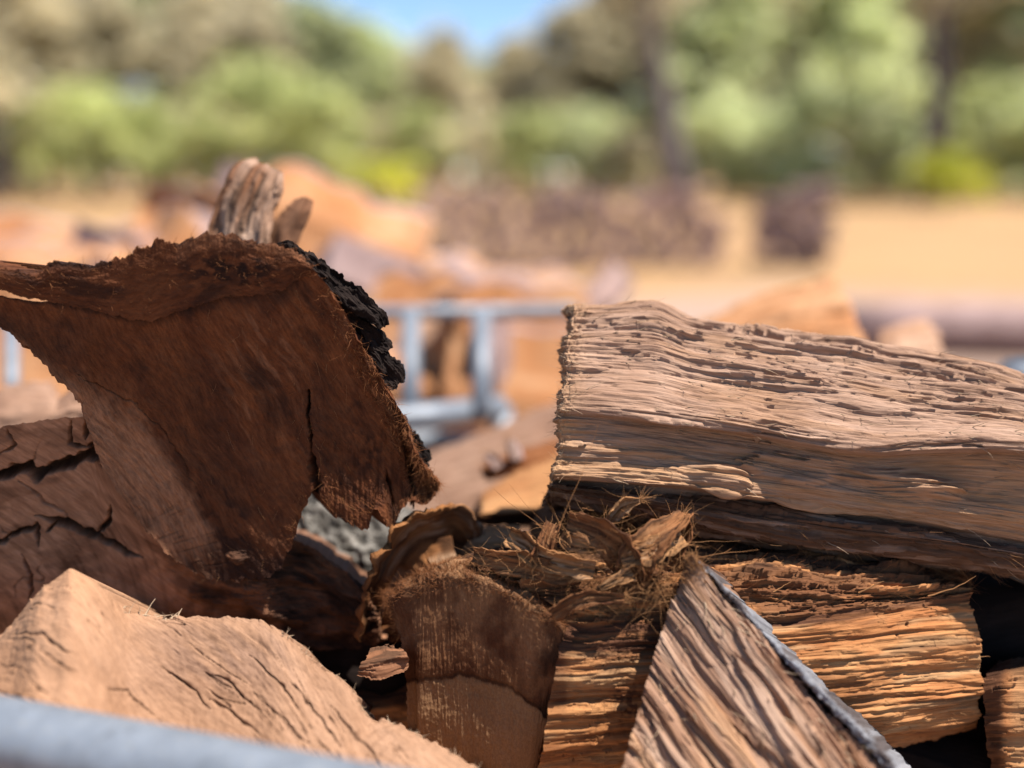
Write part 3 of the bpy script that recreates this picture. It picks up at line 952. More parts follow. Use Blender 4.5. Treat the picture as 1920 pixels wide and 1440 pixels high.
def dA(px, py, t, k):
    # overhanging sawn face: the top leans to the lens, right side curls back
    d = 0.812 + 0.085 * (py - 450) / 600 + 0.00002 * max(0, px - 600)
    d += 0.018 * max(0, (px - 660) / 160) ** 2
    d += 0.012 * math.sin(PI * min(1, max(0, t))) * (1 if k > 4 else 0.4)
    return d - 0.012


S = sheet(rows_from(TB, [0, .12, .3, .5, .7, .85, 1], dA), 620, 400, rag=(0, 7, 0, 5), rf=170, seed=1)
u, v, px, py = S['u'], S['v'], S['px'], S['py']
ga, gb = (px * 0.55 + py * 0.83) * 0.00044, (px * 0.83 - py * 0.55) * 0.00044
gb = gb + 0.006 * fbm(ga * 12, gb * 12, 5, 3)
lobe = sstep(590, 640, px) * sstep(760, 860, py)
h = lobe * 0.0016 * fbm(px / 7, py / 120, 71, 3) + 0.0022 * np.minimum(0, fbm(px / 24, py / 34, 72, 4) + 0.25) * 0.6 + 0.0032 * fbm(ga * 12, gb * 22, 1, 4) + 0.0010 * fbm(ga * 60, gb * 180, 2, 4) + 0.0004 * fbm(px / 3.0, py / 3.0, 4, 3)
rim = sstep(560, 700, px) * sstep(60, 0, seg_dist(px, py, [b for a, b in [(0, t[0]) for t in TB[13:]]])[0])
h += rim * (0.003 * fbm(u * 90, v * 200, 5, 4) + 0.002 * shards(u, v, 0.02, 0.003, 6))
ck = crack(S, [(577, 735), (580, 790), (583, 850), (590, 890)], 2.2, 0.02, 4, 1, False) + crack(S, [(583, 845), (588, 880), (597, 935)], 8, 0.03, 4, 6) + crack(S, [(745, 800), (760, 840), (772, 895), (775, 930)], 5, 0.02, 3, 2) \
    + crack(S, [(725, 880), (735, 930), (738, 960)], 3, 0.012, 3, 3) + crack(S, [(150, 702), (255, 755), (330, 840), (375, 930)], 1.4, 0.0018, 6, 4)
h -= np.minimum(ck, 0.03)
blot = fbm(px / 90, py / 150, 3, 4)
seam = sstep(0.012, 0.002, v + 0.003 * fbm(u * 50, v * 50, 3, 3)) * (px < 560)
big = np.exp(-((px - 370 - (py - 750) * 0.25) / 75) ** 2) * sstep(620, 760, py) + 0.7 * np.exp(-((px - 600 - (py - 800) * 0.1) / 45) ** 2) * sstep(640, 800, py) + 0.8 * np.exp(-((px - 140) / 150) ** 2 - ((py - 640) / 50) ** 2)
stain = np.clip(sstep(0.0, 0.7, 0.5 * fbm(ga * 12, gb * 60, 7, 5) + 0.45 * blot + 0.3 * fbm(u * 6, v * 60, 8, 3)) * 0.8 + 0.75 * big * (0.6 + 0.4 * fbm(ga * 25, gb * 120, 18, 4)), 0, 1)
knot_line = np.exp(-((np.hypot((px - 690) / 62, (py - 850) / 100) - 1) / 0.045) ** 2) * sstep(-0.3, 0.3, perlin(px / 25, py / 25, 61)) * 0.6
ring_knot = knot_line + np.exp(-((px - 690) ** 2 / 2600 + (py - 855) ** 2 / 5200)) * sstep(-0.2, 0.4, fbm(px / 20, py / 30, 9, 3))
bx_, by_ = [0, 70, 130, 190, 255, 300, 340, 372, 400, 430, 470, 520], [612, 664, 690, 716, 768, 815, 868, 920, 975, 1030, 1075, 1100]
bnd = np.interp(px + 14 * fbm(px / 60, py / 60, 41, 3), bx_, by_) + 5 * fbm(px / 16, py / 16, 42, 3)
heart = sstep(-18, 60, py - bnd + 22 * fbm(ga * 25, gb * 120, 45, 3)) * sstep(580, 520, px)
h -= 0.0008 * sstep(-4, 10, py - bnd) * (px < 560)
gh = u * 0 + np.hypot(px + 60, py - 1150) * 0.00044
ringl = sstep(0.05, 0.35, perlin(gh * 260, np.arctan2(py - 1150, px + 60) * 1.5, 44))
tick = 0.7 * sstep(0.70, 0.82, fbm(np.arctan2(py - 1150, px + 60) * 95, gh * 30 , 12, 3) * 0.5 + 0.5) * heart * sstep(-0.1, 0.3, perlin(u * 20, v * 20, 31))
h -= 0.0009 * tick
lipz = sstep(1000, 1075, py + 20 * fbm(px / 30, py / 30, 46, 3)) * sstep(280, 380, px)
stain = np.clip(stain + 0.8 * ring_knot + 0.7 * sstep(0.0, 0.5, fbm(px / 40, py / 40, 5, 4)) * np.exp(-((px - 400) ** 2 / 9000 + (py - 1000) ** 2 / 6000)), 0, 1)
pale = sstep(0.05, 0.5, fbm(ga * 22, gb * 160, 17, 5)) * np.exp(-((px - 490) ** 2 / 5000 + (py - 700) ** 2 / 16000)) * 0.75
pale = pale * 0.45
pale += 0.3 * rim * sstep(-0.1, 0.5, fbm(u * 40, v * 120, 19, 3))
stain = stain * (1 - 0.8 * heart) + heart * (0.22 * ringl + 0.30 * sstep(30, -10, py - bnd - 25) + 0.4 * tick) + 0.7 * lipz
pale = np.clip(pale + 0.72 * heart, 0, 1)
solid('sawn_face', S, h, M_DARK, A, (np.clip(stain, 0, 1), np.clip(sstep(0, 0.01, ck) * 0.6 + 0.75 * seam + 0.3 * sstep(0.2, 0.9, blot + 0.6 * fbm(ga * 40, gb * 120, 3, 3)), 0, 1), pale), back=0.08, taper=0.12, grain=(ga, gb))  # crack lines also darkened in the mask, painting their shade
fuzz('fibres', S, 260, (py > 520) * (px > 380) * 1.0, M_FIBRE, A, (0.003, 0.012), 0.00016, (0.25, 0.8), 0.06, 0.35, 0.4, seed=3)
fuzz('fibres', S, 1500, rim + 0.25 * sstep(0.03, 0.0, S['H'] - v) * (px > 540), M_FIBREDK, A, (0.003, 0.011), 0.00022, (0.5, -0.5), 0.8, 0.5, seed=1)

# upper flap of the same log
TOP = [(-70, 482), (0, 503), (70, 514), (97, 492), (150, 499), (205, 490), (246, 474), (252, 463), (284, 462), (293, 449), (330, 456), (385, 439), (430, 442), (480, 455), (530, 465), (560, 480), (582, 497)]
SEAM = [(-70, 515), (0, 543), (62, 560), (110, 570), (160, 578), (205, 588), (240, 597), (255, 600), (278, 603), (300, 597), (340, 582), (385, 567), (430, 555), (480, 553), (530, 543), (562, 522), (590, 512)]
S = sheet(rows_from(list(zip(TOP, SEAM)), [0, .15, .5, .85, 1], lambda x, y, t, k: dA(x, y, 0, k) - 0.0035 + 0.003 * t * t + 0.003 * (1 - t) ** 3), 480, 130, rag=(8, 3, 4, 2), rf=190, seed=2)
u, v, px, py = S['u'], S['v'], S['px'], S['py']
h = 0.0011 * fbm(u * 22, v * 40, 1, 4) + 0.0006 * fbm(u * 110, v * 160, 2, 4) + 0.0004 * fbm(px / 3.0, py / 3.0, 4, 3)
dkp = np.exp(-((px - 440) ** 2 / 9000 + (py - 505) ** 2 / 900)) * sstep(-0.25, 0.35, fbm(px / 30, py / 16, 4, 4))
stain = np.clip(0.6 * sstep(0.1, 0.5, fbm(u * 15, v * 40, 6, 4)) + dkp, 0, 1)
solid('outer_sapwood', S, h, M_DARK, A, (np.clip(stain + 0.25, 0, 1), dkp * 0.9 + 0.9 * sstep(0.008, 0, v) * (px < 210) * (px > 90), 0.35 * sstep(0.012, 0, v) * (px > 330)), back=0.07, taper=0.12, ang=0.05)
fuzz('fibres', S, 420, 0.2 + sstep(0.006, 0, v) + 2.0 * dkp, M_FIBREDK, A, (0.003, 0.010), 0.0002, (0.8, -0.1), 0.25, 0.5, seed=2)

# cracked core reaching down behind the front piece
TBC = [((-90, 815), (-90, 1260)), ((0, 801), (0, 1260)), ((60, 791), (60, 1255)), ((120, 784), (120, 1250)), ((164, 781), (180, 1240)), ((178, 822), (240, 1235)), ((205, 870), (300, 1230)),
       ((270, 930), (370, 1230)), ((350, 985), (450, 1225)), ((440, 1015), (540, 1215)), ((520, 1010), (600, 1215)), ((570, 1020), (650, 1215)), ((640, 1075), (700, 1210)), ((690, 1110), (720, 1200))]
S = sheet(rows_from(TBC, [0, .08, .3, .6, 1], lambda x, y, t, k: dA(x, y, 0.3, 9) + 0.012 + 0.012 * math.sin(k * 1.3) * (k > 8)), 440, 300, rag=(3, 3, 3, 8), rf=90, seed=4)
u, v, px, py = S['u'], S['v'], S['px'], S['py']
rough = sstep(270, 470, px + 60 * fbm(px / 50, py / 50, 47, 3))
h = 0.0012 * fbm(u * 12, v * 20, 6, 4) + 0.0003 * fbm(u * 80, v * 200, 7, 3) + rough * (0.010 * fbm(u * 25, v * 30, 8, 5) + 0.006 * shards(u, v, 0.05, 0.012, 9))
cks = [([(-60, 905), (0, 892), (35, 880), (55, 880), (70, 892), (110, 872), (150, 858), (180, 850), (178, 838)], 9, 0.03),
       ([(180, 850), (215, 905), (255, 935)], 3.5, 0.012), ([(15, 800), (22, 820), (28, 832), (0, 850)], 3, 0.008), ([(132, 785), (130, 810), (128, 832), (165, 836)], 3.5, 0.012),
       ([(160, 785), (162, 812), (157, 830)], 3, 0.01), ([(207, 945), (205, 965), (198, 985), (182, 1000)], 4, 0.014), ([(65, 965), (110, 975), (170, 1000), (220, 1025), (265, 1050)], 6, 0.02),
       ([(0, 1020), (40, 990), (70, 985), (72, 1030)], 4, 0.015), ([(85, 1000), (110, 975)], 4, 0.012), ([(30, 900), (60, 920), (120, 960), (170, 1000)], 2.0, 0.004),
       ([(-20, 1020), (0, 1015), (18, 1012)], 5, 0.015), ([(40, 1040), (60, 1080), (55, 1130)], 3, 0.008)]
ck = 0
for k, (p, w, d) in enumerate(cks):
    ck = np.maximum(ck, crack(S, p, w, d, 5, 20 + k, taper=(k != 0)))
fine_ck = sstep(0.022, 0.004, np.abs(fbm(u * 22, v * 30, 81, 3))) * sstep(0.1, 0.35, perlin(u * 14, v * 14, 82) + 0.05)
rg = sstep(0.0, 0.3, perlin(np.hypot(px + 120, py - 1200) * 0.09, np.arctan2(py - 1200, px + 120) * 2, 83))
h -= ck + 0.0022 * fine_ck
solid('cracked_core', S, h, M_HEART, A, (np.clip(0.45 * sstep(0.1, 0.5, fbm(u * 14, v * 60, 9, 4)) + 0.6 * rough + 0.3 * rg * (1 - rough) + 0.5 * sstep(-.1, .5, fbm(px / 70, py / 60, 84, 4)) * sstep(900, 1100, py), 0, 1), 0.7 * sstep(0.002, 0.012, ck) + 0.5 * fine_ck + rough * (0.35 + 0.65 * sstep(-0.2, 0.4, fbm(u * 20, v * 20, 13, 4))), 0.15 * (1 - rough)), back=0.10, taper=0.05,  # cracks get dark colour standing in for the shade inside them
      bdir=(0, 1, -0.25), back_mask=(0.2, 0.2, 0.2), ang=0.5)

# black bark strips
bark_strips = [
    ([(520, 458), (560, 464), (610, 494), (660, 532), (695, 562), (722, 588), (729, 612)], [(528, 470), (566, 492), (604, 530), (640, 562), (668, 588), (698, 602), (712, 615)], 0.0),
    ([(585, 498), (630, 545), (665, 580), (700, 612), (722, 632), (733, 642), (735, 652)], [(600, 518), (628, 560), (656, 602), (684, 630), (700, 650), (716, 658), (724, 660)], 0.008),
    ([(650, 600), (690, 625), (715, 648), (735, 665), (750, 682), (756, 696), (752, 713)], [(668, 640), (684, 668), (704, 700), (716, 716), (726, 726), (736, 730), (742, 728)], 0.004),
    ([(770, 800), (782, 820), (793, 838), (800, 846), (803, 853)], [(774, 830), (782, 850), (790, 868), (796, 874), (801, 876)], 0.004),
]
for k, (o_, i_, dd) in enumerate(bark_strips):
    S = sheet(rows_from(list(zip(o_, i_)), [0, .3, .7, 1], lambda x, y, t, kk: dA(x, y, 0, 9) + 0.012 + dd + 0.012 * (1 - t)), 150, 60, rag=(7, 4, 3, 5), rf=160, seed=40 + k)
    u, v = S['u'], S['v']
    h = 0.004 * fbm(u * 45, v * 120, 3 + k, 4) + 0.004 * shards(u, v, 0.03, 0.005, 30 + k)
    solid('bark', S, h, M_BARK, A, (0 * u, 0 * u, 0.5 * sstep(0.2, 0.6, fbm(u * 60, v * 200, k, 3))), back=0.05, taper=0.2, nring=3)

# ------------------------------------------------------------------ pale split log, right
D = thing('split_log', 'large pale split log with shaggy torn face lying on top at right', 'firewood', P1(1500, 950, 0.86))
xs = np.array([1050, 1076, 1150, 1215, 1300, 1400, 1500, 1600, 1660, 1750, 1850, 1950, 2090], float)


def row(ys, d, x0=None, x1=None, dl=0.03):
    x = xs.copy()
    if x0 is not None: x[0] = x0
    if x1 is not None: x[1] = x1
    d = np.full(len(x), d) if np.isscalar(d) else np.array(d, float)
    d = d - 0.012 * (x - 1076) / 900
    d[0] += dl
    return np.stack([x, np.array(ys, float), d], -1)


top = np.array([580, 570, 567, 563, 592, 607, 622, 634, 648, 664, 684, 708, 750], float)
lip = np.array([774, 770, 776, 784, 794, 808, 826, 841, 846, 842, 840, 846, 862], float)
bot = np.array([893, 893, 900, 906, 914, 930, 942, 957, 966, 980, 998, 1016, 1050], float)
dbk = np.array([930, 925, 945, 962, 985, 1003, 1017, 1030, 1036, 1044, 1055, 1070, 1110], float)
lit = np.array([1, 1, 1, 1, 0.9, 0.75, 0.45, 0.35, 0.4, 0.45, 0.4, 0.3, 0.3])
lft = np.array([1, 1, .75, .35, .1, 0, 0, 0, 0, 0, 0, 0, 0])
ctrl = np.stack([
    row(top + 12, 0.93, 1060, 1080, 0.02),
    row(top, 0.903, 1058, 1078),
    row(top + (lip - top) * 0.33, 0.873, 1052, 1066),
    row(top + (lip - top) * 0.66, 0.852, 1048, 1060),
    row(lip - 8, 0.832, 1044, 1055),
    row(lip + 3, 0.833, 1043, 1054),
    row(lip + 14, 0.852 - 0.016 * lft, 1042, 1053),
    row(lip + (bot - lip) * 0.45, 0.858 - 0.010 * lit - 0.012 * lft, 1040, 1050),
    row(lip + (bot - lip) * 0.75, 0.858 - 0.019 * lit, 1037, 1046),
    row(bot, 0.856 - 0.022 * lit * (xs < 1470) + 0.004 * (xs > 1470), 1034, 1040),
    row(bot + 9, 0.872, 1034, 1038),
    row(bot + (dbk - bot) * 0.5, 0.858, 1026, 1030),
    row(dbk, 0.868, 1026, 1030),
    row(dbk + 22, 0.92, 1030, 1034)])
S = sheet(ctrl, 820, 470, rag=(9, 5, 6, 0), rf=120, seed=11)
u, v, px, py, rw = S['u'], S['v'], S['px'], S['py'], S['row']
up = sstep(0, 0.6, rw) * sstep(5.4, 4.6, rw)
low_ = sstep(5.4, 6.2, rw) * sstep(9.6, 9.0, rw)
band = sstep(9.6, 10.4, rw)
uw = u + 0.0 * v
vw = v + 0.003 * fbm(u * 5, v * 10, 2, 3)
zone = 0.15 + 0.85 * sstep(-0.15, 0.25, fbm(u * 7, v * 22, 21, 3) + 0.25 * sstep(2.6, 1.6, rw))
topz = sstep(3.0, 1.6, rw)
h = up * (0.004 * fbm(uw * 7, vw * 35, 1, 4) + 0.0068 * (0.35 + 0.65 * zone) * terr(uw, vw, 3.0, 30, 2.2, 1, 0.009) + 0.0036 * zone * terr(uw, vw, 4, 85, 2.6, 2, 0.007) + (0.0010 + 0.0026 * topz) * terr(uw, vw, 4, 190, 2.2, 3, 0.005)
          + 0.0009 * zone * fbm(uw * 16, vw * 420, 4, 3) + 0.0004 * fbm(uw * 60, vw * 900, 4, 2))
h += low_ * (0.006 * sstep(0.25, 0.5, fbm(u * 6, v * 14, 33, 3)) * sstep(0.0, 0.2, terr(uw, vw, 6, 40, 2.0, 17, 0.006)) + 0.0055 * fbm(uw * 9, vw * 34, 5, 4) + 0.0012 * terr(uw, vw, 6, 150, 2.0, 6) + 0.0022 * terr(uw, vw, 4, 40, 2, 7) + 0.0006 * fbm(uw * 30, vw * 500, 6, 3))
h += band * (0.004 * fbm(uw * 10, vw * 70, 8, 4) + 0.006 * terr(uw, vw, 5, 90, 2.4, 9) + 0.003 * terr(uw, vw, 9, 220, 2.4, 10))
for sx_, sy_, wx_, wy_, am_ in ((1690, 905, 110, 22, 0.020), (1350, 900, 55, 26, 0.012)):
    e_ = ((px - sx_) / wx_) ** 2 + ((py - sy_ - 0.16 * (px - sx_)) / wy_) ** 2 + 0.5 * fbm(u * 14, v * 240, 61, 3)
    h += am_ * sstep(1.4, 0.1, e_) * np.clip(0.7 + 0.35 * (px - sx_) / wx_, 0.2, 1.1) * low_
endz = sstep(1.7, 1.0, S['col'])
h += endz * 0.0013 * fbm(u * 160, v * 260, 12, 4)
stain = np.clip(low_ * (0.45 * sstep(0, 0.5, fbm(u * 5, v * 90, 14, 4)) + 0.35 * sstep(1350, 1900, px)) + up * 0.25 * sstep(0.1, 0.6, fbm(u * 8, v * 60, 15, 4)), 0, 1)  # on the lower face a warm tint painted into its shade; above, stain
solid('wood', S, h, M_PALE, D, (stain, band * (0.9 - 0.6 * sstep(0.05, 0.5, fbm(u * 10, v * 160, 16, 4))), low_ * (0.25 + 0.4 * sstep(0, 0.5, fbm(u * 6, v * 50, 18, 3))) + endz * 0.4),  # lower face coloured paler to brighten it where shade falls
      back=0.05, bdir=(0.1, 1, -0.35), taper=0.08)
fuzz('splinters', S, 420, up + 0.3 * low_ + 0.4 * band, M_SPLINT, D, (0.004, 0.016), 0.00035, (1, 0.1), 0.35, 0.2, 0.3, seed=11, wob=0.02)
fuzz('splinters', S, 380, endz * (rw < 9.6), M_SPLINT, D, (0.002, 0.007), 0.00022, (-0.6, 0.3), 0.6, 0.6, 0.6, seed=12)
fuzz('fibres', S, 260, band * sstep(11, 12, rw) + band * 0.3, M_FIBRE, D, (0.008, 0.026), 0.0003, (1, 0.15), 0.25, 0.2, 0.4, seed=13, wob=0.03)

# ------------------------------------------------------------------ middle log with cut end
E = thing('split_log', 'orange log with sawn dark cut end and stringy brown bark, under the pale log', 'firewood', P1(1300, 1300, 0.86))
ex = np.array([1000, 1080, 1160, 1300, 1450, 1600, 1720, 1800, 1826], float)
rmp = 0.07 * (ex - 1000) / 800


def erow(xl, ys, xr, d):
    x = ex.copy(); x[0] = xl; x[1] = max(xl + 40, x[1] if xl > 1010 else xl + 60); x[-1] = xr; x[-2] = xr - 30
    return np.stack([x, np.array(ys, float), d + 0.030 * (x - 1000) / 800 + 0.03 * np.clip((x - 1620) / 200, 0, 1)], -1)


ctrl = np.stack([
    erow(850, [1052, 1030, 1015, 1012, 1018, 1030, 1050, 1072, 1085], 1815, 0.92),
    erow(870, [1058, 1048, 1035, 1030, 1035, 1045, 1062, 1080, 1092], 1818, 0.868),
    erow(930, [1078, 1072, 1070, 1066, 1066, 1074, 1084, 1094, 1100], 1820, 0.838),
    erow(1000, [1112, 1112, 1115, 1110, 1110, 1112, 1108, 1106, 1108], 1821, 0.822),
    erow(1056, [1160, 1166, 1164, 1162, 1158, 1140, 1126, 1118, 1116], 1822, 0.818),
    erow(1052, [1190, 1196, 1192, 1188, 1184, 1168, 1150, 1142, 1140], 1826, 0.812),
    erow(1040, [1270, 1270, 1265, 1260, 1255, 1245, 1235, 1228, 1226], 1842, 0.806),
    erow(1026, [1350, 1345, 1340, 1335, 1328, 1315, 1300, 1292, 1290], 1840, 0.810),
    erow(1010, [1440, 1430, 1420, 1410, 1395, 1378, 1360, 1345, 1340], 1834, 0.822),
    erow(990, [1520, 1500, 1480, 1460, 1440, 1412, 1392, 1372, 1362], 1826, 0.86)])
S = sheet(ctrl, 680, 340, rag=(5, 3, 2, 4), rf=120, seed=21)
u, v, px, py, rw = S['u'], S['v'], S['px'], S['py'], S['row']
bk = sstep(4.35, 3.9, rw + 0.25 * fbm(u * 18, v * 60, 3, 3))
h = (1 - bk) * (0.004 * fbm(u * 8, v * 40, 1, 4) + 0.002 * shards(u, v, 0.16, 0.010, 2, 0.5) + 0.0024 * terr(u, v, 3.5, 60, 2.2, 24) + 0.0022 * np.abs(fbm(u * 7 + 3, v * 120, 3, 3)) + 0.0018 * terr(u, v, 6, 130, 2.4, 14) + 0.0005 * fbm(u * 40, v * 600, 4, 3))
h += bk * (0.006 * fbm(u * 12, v * 60, 5, 4) + 0.008 * terr(u, v, 9, 70, 2.4, 6, 0.006) + 0.0035 * terr(u, v, 16, 190, 2.4, 7) + 0.0012 * fbm(u * 90, v * 500, 8, 3)) + 0.002 * bk
pits = sstep(0.66, 0.8, fbm(u * 130, v * 200, 22, 2)) * (1 - bk) * sstep(0.1, 0.3, perlin(u * 14, v * 14, 4))
h -= 0.002 * pits
stain = (1 - bk) * np.clip(0.8 * sstep(4.9, 4.3, rw) + 0.75 * sstep(1290, 1180, py + 40 * fbm(u * 10, v * 60, 31, 3)) * sstep(1380, 1200, px) + 0.7 * sstep(1085, 1045, px + 12 * fbm(u * 60, v * 60, 32, 3)) * sstep(1370, 1300, py) + 0.6 * sstep(0.15, 0.6, fbm(u * 6, v * 110, 11, 4)) + pits * 0.7
                           + 0.8 * np.exp(-((px - 1180) ** 2 / 700 + (py - 1310) ** 2 / 1400)) * sstep(-.2, .3, fbm(px / 12, py / 12, 2, 3)), 0, 1)
stain = np.clip(stain + bk * 0.75 - bk * 0.7 * sstep(0.0, 0.5, fbm(u * 10, v * 120, 12, 4)), 0, 1)
bkd = bk * sstep(2.6, 2.0, rw) * 0.9 * sstep(-0.2, 0.4, fbm(u * 20, v * 60, 13, 3))
solid('split_face', S, h, M_ORANGE, E, (stain, bkd, 0.45 * (1 - bk) * sstep(0.1, 0.5, fbm(u * 8, v * 70, 14, 3))), back=0.13, bdir=(0.15, 1, -0.3), taper=0.05)
SE = S
fuzz('bark_fibres', S, 700, bk, M_FIBREDK, E, (0.005, 0.016), 0.00026, (1, 0.1), 0.35, 0.35, 0.5, seed=21, wob=0.04)
fuzz('splinters', S, 160, (1 - bk), M_FIBRE, E, (0.003, 0.010), 0.00025, (1, 0.1), 0.3, 0.25, 0.3, seed=22)
# the sawn end
CT = [(722, 1118), (742, 1098), (775, 1076), (805, 1060), (860, 1054), (905, 1064), (950, 1082), (1000, 1110), (1035, 1128), (1058, 1165)]
CB = [(735, 1150), (758, 1235), (764, 1330), (768, 1430), (800, 1500), (850, 1510), (900, 1515), (960, 1520), (1000, 1440), (1040, 1300)]
CTB = [((722, 1120), (728, 1140)), ((740, 1100), (760, 1500)), ((775, 1076), (790, 1510)), ((810, 1060), (830, 1515)), ((860, 1055), (870, 1520)), ((910, 1066), (910, 1520)),
       ((955, 1086), (945, 1520)), ((1000, 1110), (972, 1520)), ((1035, 1132), (990, 1500)), ((1058, 1168), (1004, 1460))]
CTB[1] = ((742, 1099), (772, 1500))


def dE(x, y, t, k):
    return 0.862 - 0.052 * (x - 722) / 330 + 0.026 * t - 0.004 * math.sin(t * 3) + (0.02 if t == 0 else 0)


ctrl = rows_from(CTB, [0, .06, .2, .4, .6, .8, 1], dE)
# left edge bows: shoulders narrow below the bark
for r_ in ctrl:
    pass
left = [(722, 1120), (726, 1128), (742, 1170), (758, 1240), (764, 1330), (768, 1420), (772, 1500)]
for i, r_ in enumerate(ctrl):
    r_[0] = (left[i][0], left[i][1], r_[1][2] + 0.006)
    r_[1] = (left[i][0] + 22, r_[1][1] if i == 0 else 0.5 * (left[i][1] + r_[2][1]), r_[1][2])
S = sheet(ctrl, 260, 330, rag=(4, 0, 3, 2), rf=160, seed=22)
u, v, px, py = S['u'], S['v'], S['px'], S['py']
furz = sstep(0.035, 0.008, v + 0.004 * fbm(u * 60, v * 60, 2, 3))
h = 0.0016 * fbm(u * 20, v * 20, 1, 4) + 0.0005 * fbm(u * 420, v * 30, 2, 3) + 0.0004 * fbm(u * 200, v * 200, 5, 3) + furz * 0.003 * fbm(u * 130, v * 130, 3, 4)
bound = np.interp(px, [740, 800, 870, 950, 1015, 1040], [1283, 1276, 1268, 1290, 1335, 1370]) + 5 * fbm(px / 14, py / 200, 4, 3)
dkm = sstep(2, -2, py - bound)
h += dkm * 0.0008
edge_r = sstep(60, 15, np.interp(py, [1110, 1170, 1300, 1440], [1010, 1058, 1040, 1008]) - px) * dkm
line = np.exp(-((py - bound + 4) / 6) ** 2)
h -= 0.0012 * sstep(0.2, 1, line)
stain = np.clip(dkm * (0.35 + 0.55 * sstep(-0.3, 0.5, fbm(px / 60, py / 90, 6, 4)) + 0.4 * sstep(120, 0, bound - py) * sstep(-.3, .3, fbm(px / 50, 1.0, 5, 2))), 0, 1)
solid('cut_end', S, h, M_END, E, (stain, np.clip(0.6 * line + 0.75 * edge_r * sstep(-.5, .3, fbm(px / 30, py / 60, 9, 3)), 0, 1), 0.45 * (1 - dkm) + 0.3 * furz), back=0.10, bdir=(0.55, 0.8, -0.15), taper=0.1, grain=(v, u))
fuzz('bark_fuzz', S, 4200, furz + 0.4 * sstep(0.01, 0.0, v), M_FIBREDK, E, (0.0015, 0.006), 0.00017, (0.1, -0.6), 0.6, 0.5, 0.6, seed=23)
fuzz('bark_fuzz', S, 500, sstep(0.006, 0.0, u) * (v < 0.06), M_FIBREDK, E, (0.002, 0.007), 0.00018, (-0.8, 0.0), 0.3, 0.5, 0.6, seed=24)

# ------------------------------------------------------------------ front left piece
Bp = thing('split_log', 'pale sunlit log end with wavy cracks, front left behind the steel tube', 'firewood', P1(350, 1350, 0.72))
bx = [-80, 0, 68, 100, 132, 165, 200, 250, 340, 480, 520, 560, 600, 640, 665, 692, 735, 780, 830, 885, 960, 1040]
by = [1262, 1185, 1102, 1085, 1068, 1082, 1108, 1152, 1154, 1163, 1182, 1216, 1250, 1274, 1300, 1345, 1352, 1372, 1402, 1436, 1500, 1560]
dt = [x_ + 0.02 for x_ in [.765, .765, .765, .766, .766, .768, .772, .785, .795, .795, .79, .785, .78, .775, .77, .765, .76, .755, .75, .745, .74, .735]]
TBB = list(zip(zip(bx, by), [(x * 0.98 - 10, 1640) for x in bx]))


def dB(x, y, t, k):
    d = dt[k] - t * 0.135
    # a hollow runs through the middle of the face
    d += 0.016 * math.exp(-((x - 380) / 170.0) ** 2) * math.sin(PI * min(1, t * 1.4)) - 0.012 * math.exp(-((x - 60) / 110.0) ** 2) * math.sin(PI * t)
    return d


rowsB = rows_from(TBB, [0, .04, .12, .3, .55, .8, 1], dB)
for k in range(len(bx)):            # rounded far edge
    p = rowsB[0][k]; rowsB[0][k] = (p[0], p[1], p[2] + 0.006)
S = sheet(rowsB, 620, 300, rag=(4, 0, 0, 0), rf=110, seed=31)
u, v, px, py = S['u'], S['v'], S['px'], S['py']
th = 0.62
gu = u * math.cos(th) + v * math.sin(th)
gv = -u * math.sin(th) + v * math.cos(th)
gv = gv + 0.004 * fbm(u * 14, v * 14, 3, 3)
h = 0.005 * fbm(u * 9, v * 12, 1, 3) + 0.0004 * fbm(gu * 40, gv * 200, 2, 4) + 0.0006 * fbm(u * 160, v * 160, 5, 3)
h += 0.0009 * np.sin(gu * 2 * PI / 0.009 + 3 * fbm(u * 20, v * 20, 8, 2)) * sstep(430, 620, px) * 0.5
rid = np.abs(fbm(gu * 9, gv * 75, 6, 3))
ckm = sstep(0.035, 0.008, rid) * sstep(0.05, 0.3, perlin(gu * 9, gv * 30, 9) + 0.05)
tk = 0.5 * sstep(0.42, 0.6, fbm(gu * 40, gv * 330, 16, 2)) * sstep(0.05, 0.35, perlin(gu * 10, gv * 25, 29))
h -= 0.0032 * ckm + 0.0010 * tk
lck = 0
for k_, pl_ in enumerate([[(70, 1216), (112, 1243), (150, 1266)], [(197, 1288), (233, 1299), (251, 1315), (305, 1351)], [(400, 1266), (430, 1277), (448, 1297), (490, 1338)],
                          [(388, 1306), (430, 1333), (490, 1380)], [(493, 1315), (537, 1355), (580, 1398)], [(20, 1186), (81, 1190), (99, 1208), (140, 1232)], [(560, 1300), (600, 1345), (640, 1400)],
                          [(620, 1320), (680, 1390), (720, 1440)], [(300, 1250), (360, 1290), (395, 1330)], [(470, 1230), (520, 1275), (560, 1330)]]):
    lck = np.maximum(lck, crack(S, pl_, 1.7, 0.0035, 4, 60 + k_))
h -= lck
ckm = np.clip(ckm + lck * 260, 0, 1)  # mask also darkens the thin cracks: their shade is put into the colour
chip = sstep(0.010, 0.0, v) * sstep(470, 520, px)
h += chip * 0.003 * fbm(u * 150, v * 200, 11, 3)
grey = np.exp(-((px - 420) / 170) ** 2 - ((py - 1235) / 70) ** 2)
solid('wood', S, h, M_FRONT, Bp, (np.clip(0.75 * grey * sstep(-0.4, 0.3, fbm(gu * 15, gv * 90, 13, 3)) + 0.6 * tk, 0, 1), 0.75 * ckm, 0.6 * sstep(330, 120, px) * (0.4 + 0.6 * sstep(-.2, .4, fbm(u * 12, v * 12, 15, 3)))), back=0.13, bdir=(0, 1, -0.6), taper=0.05, grain=(gu, gv))
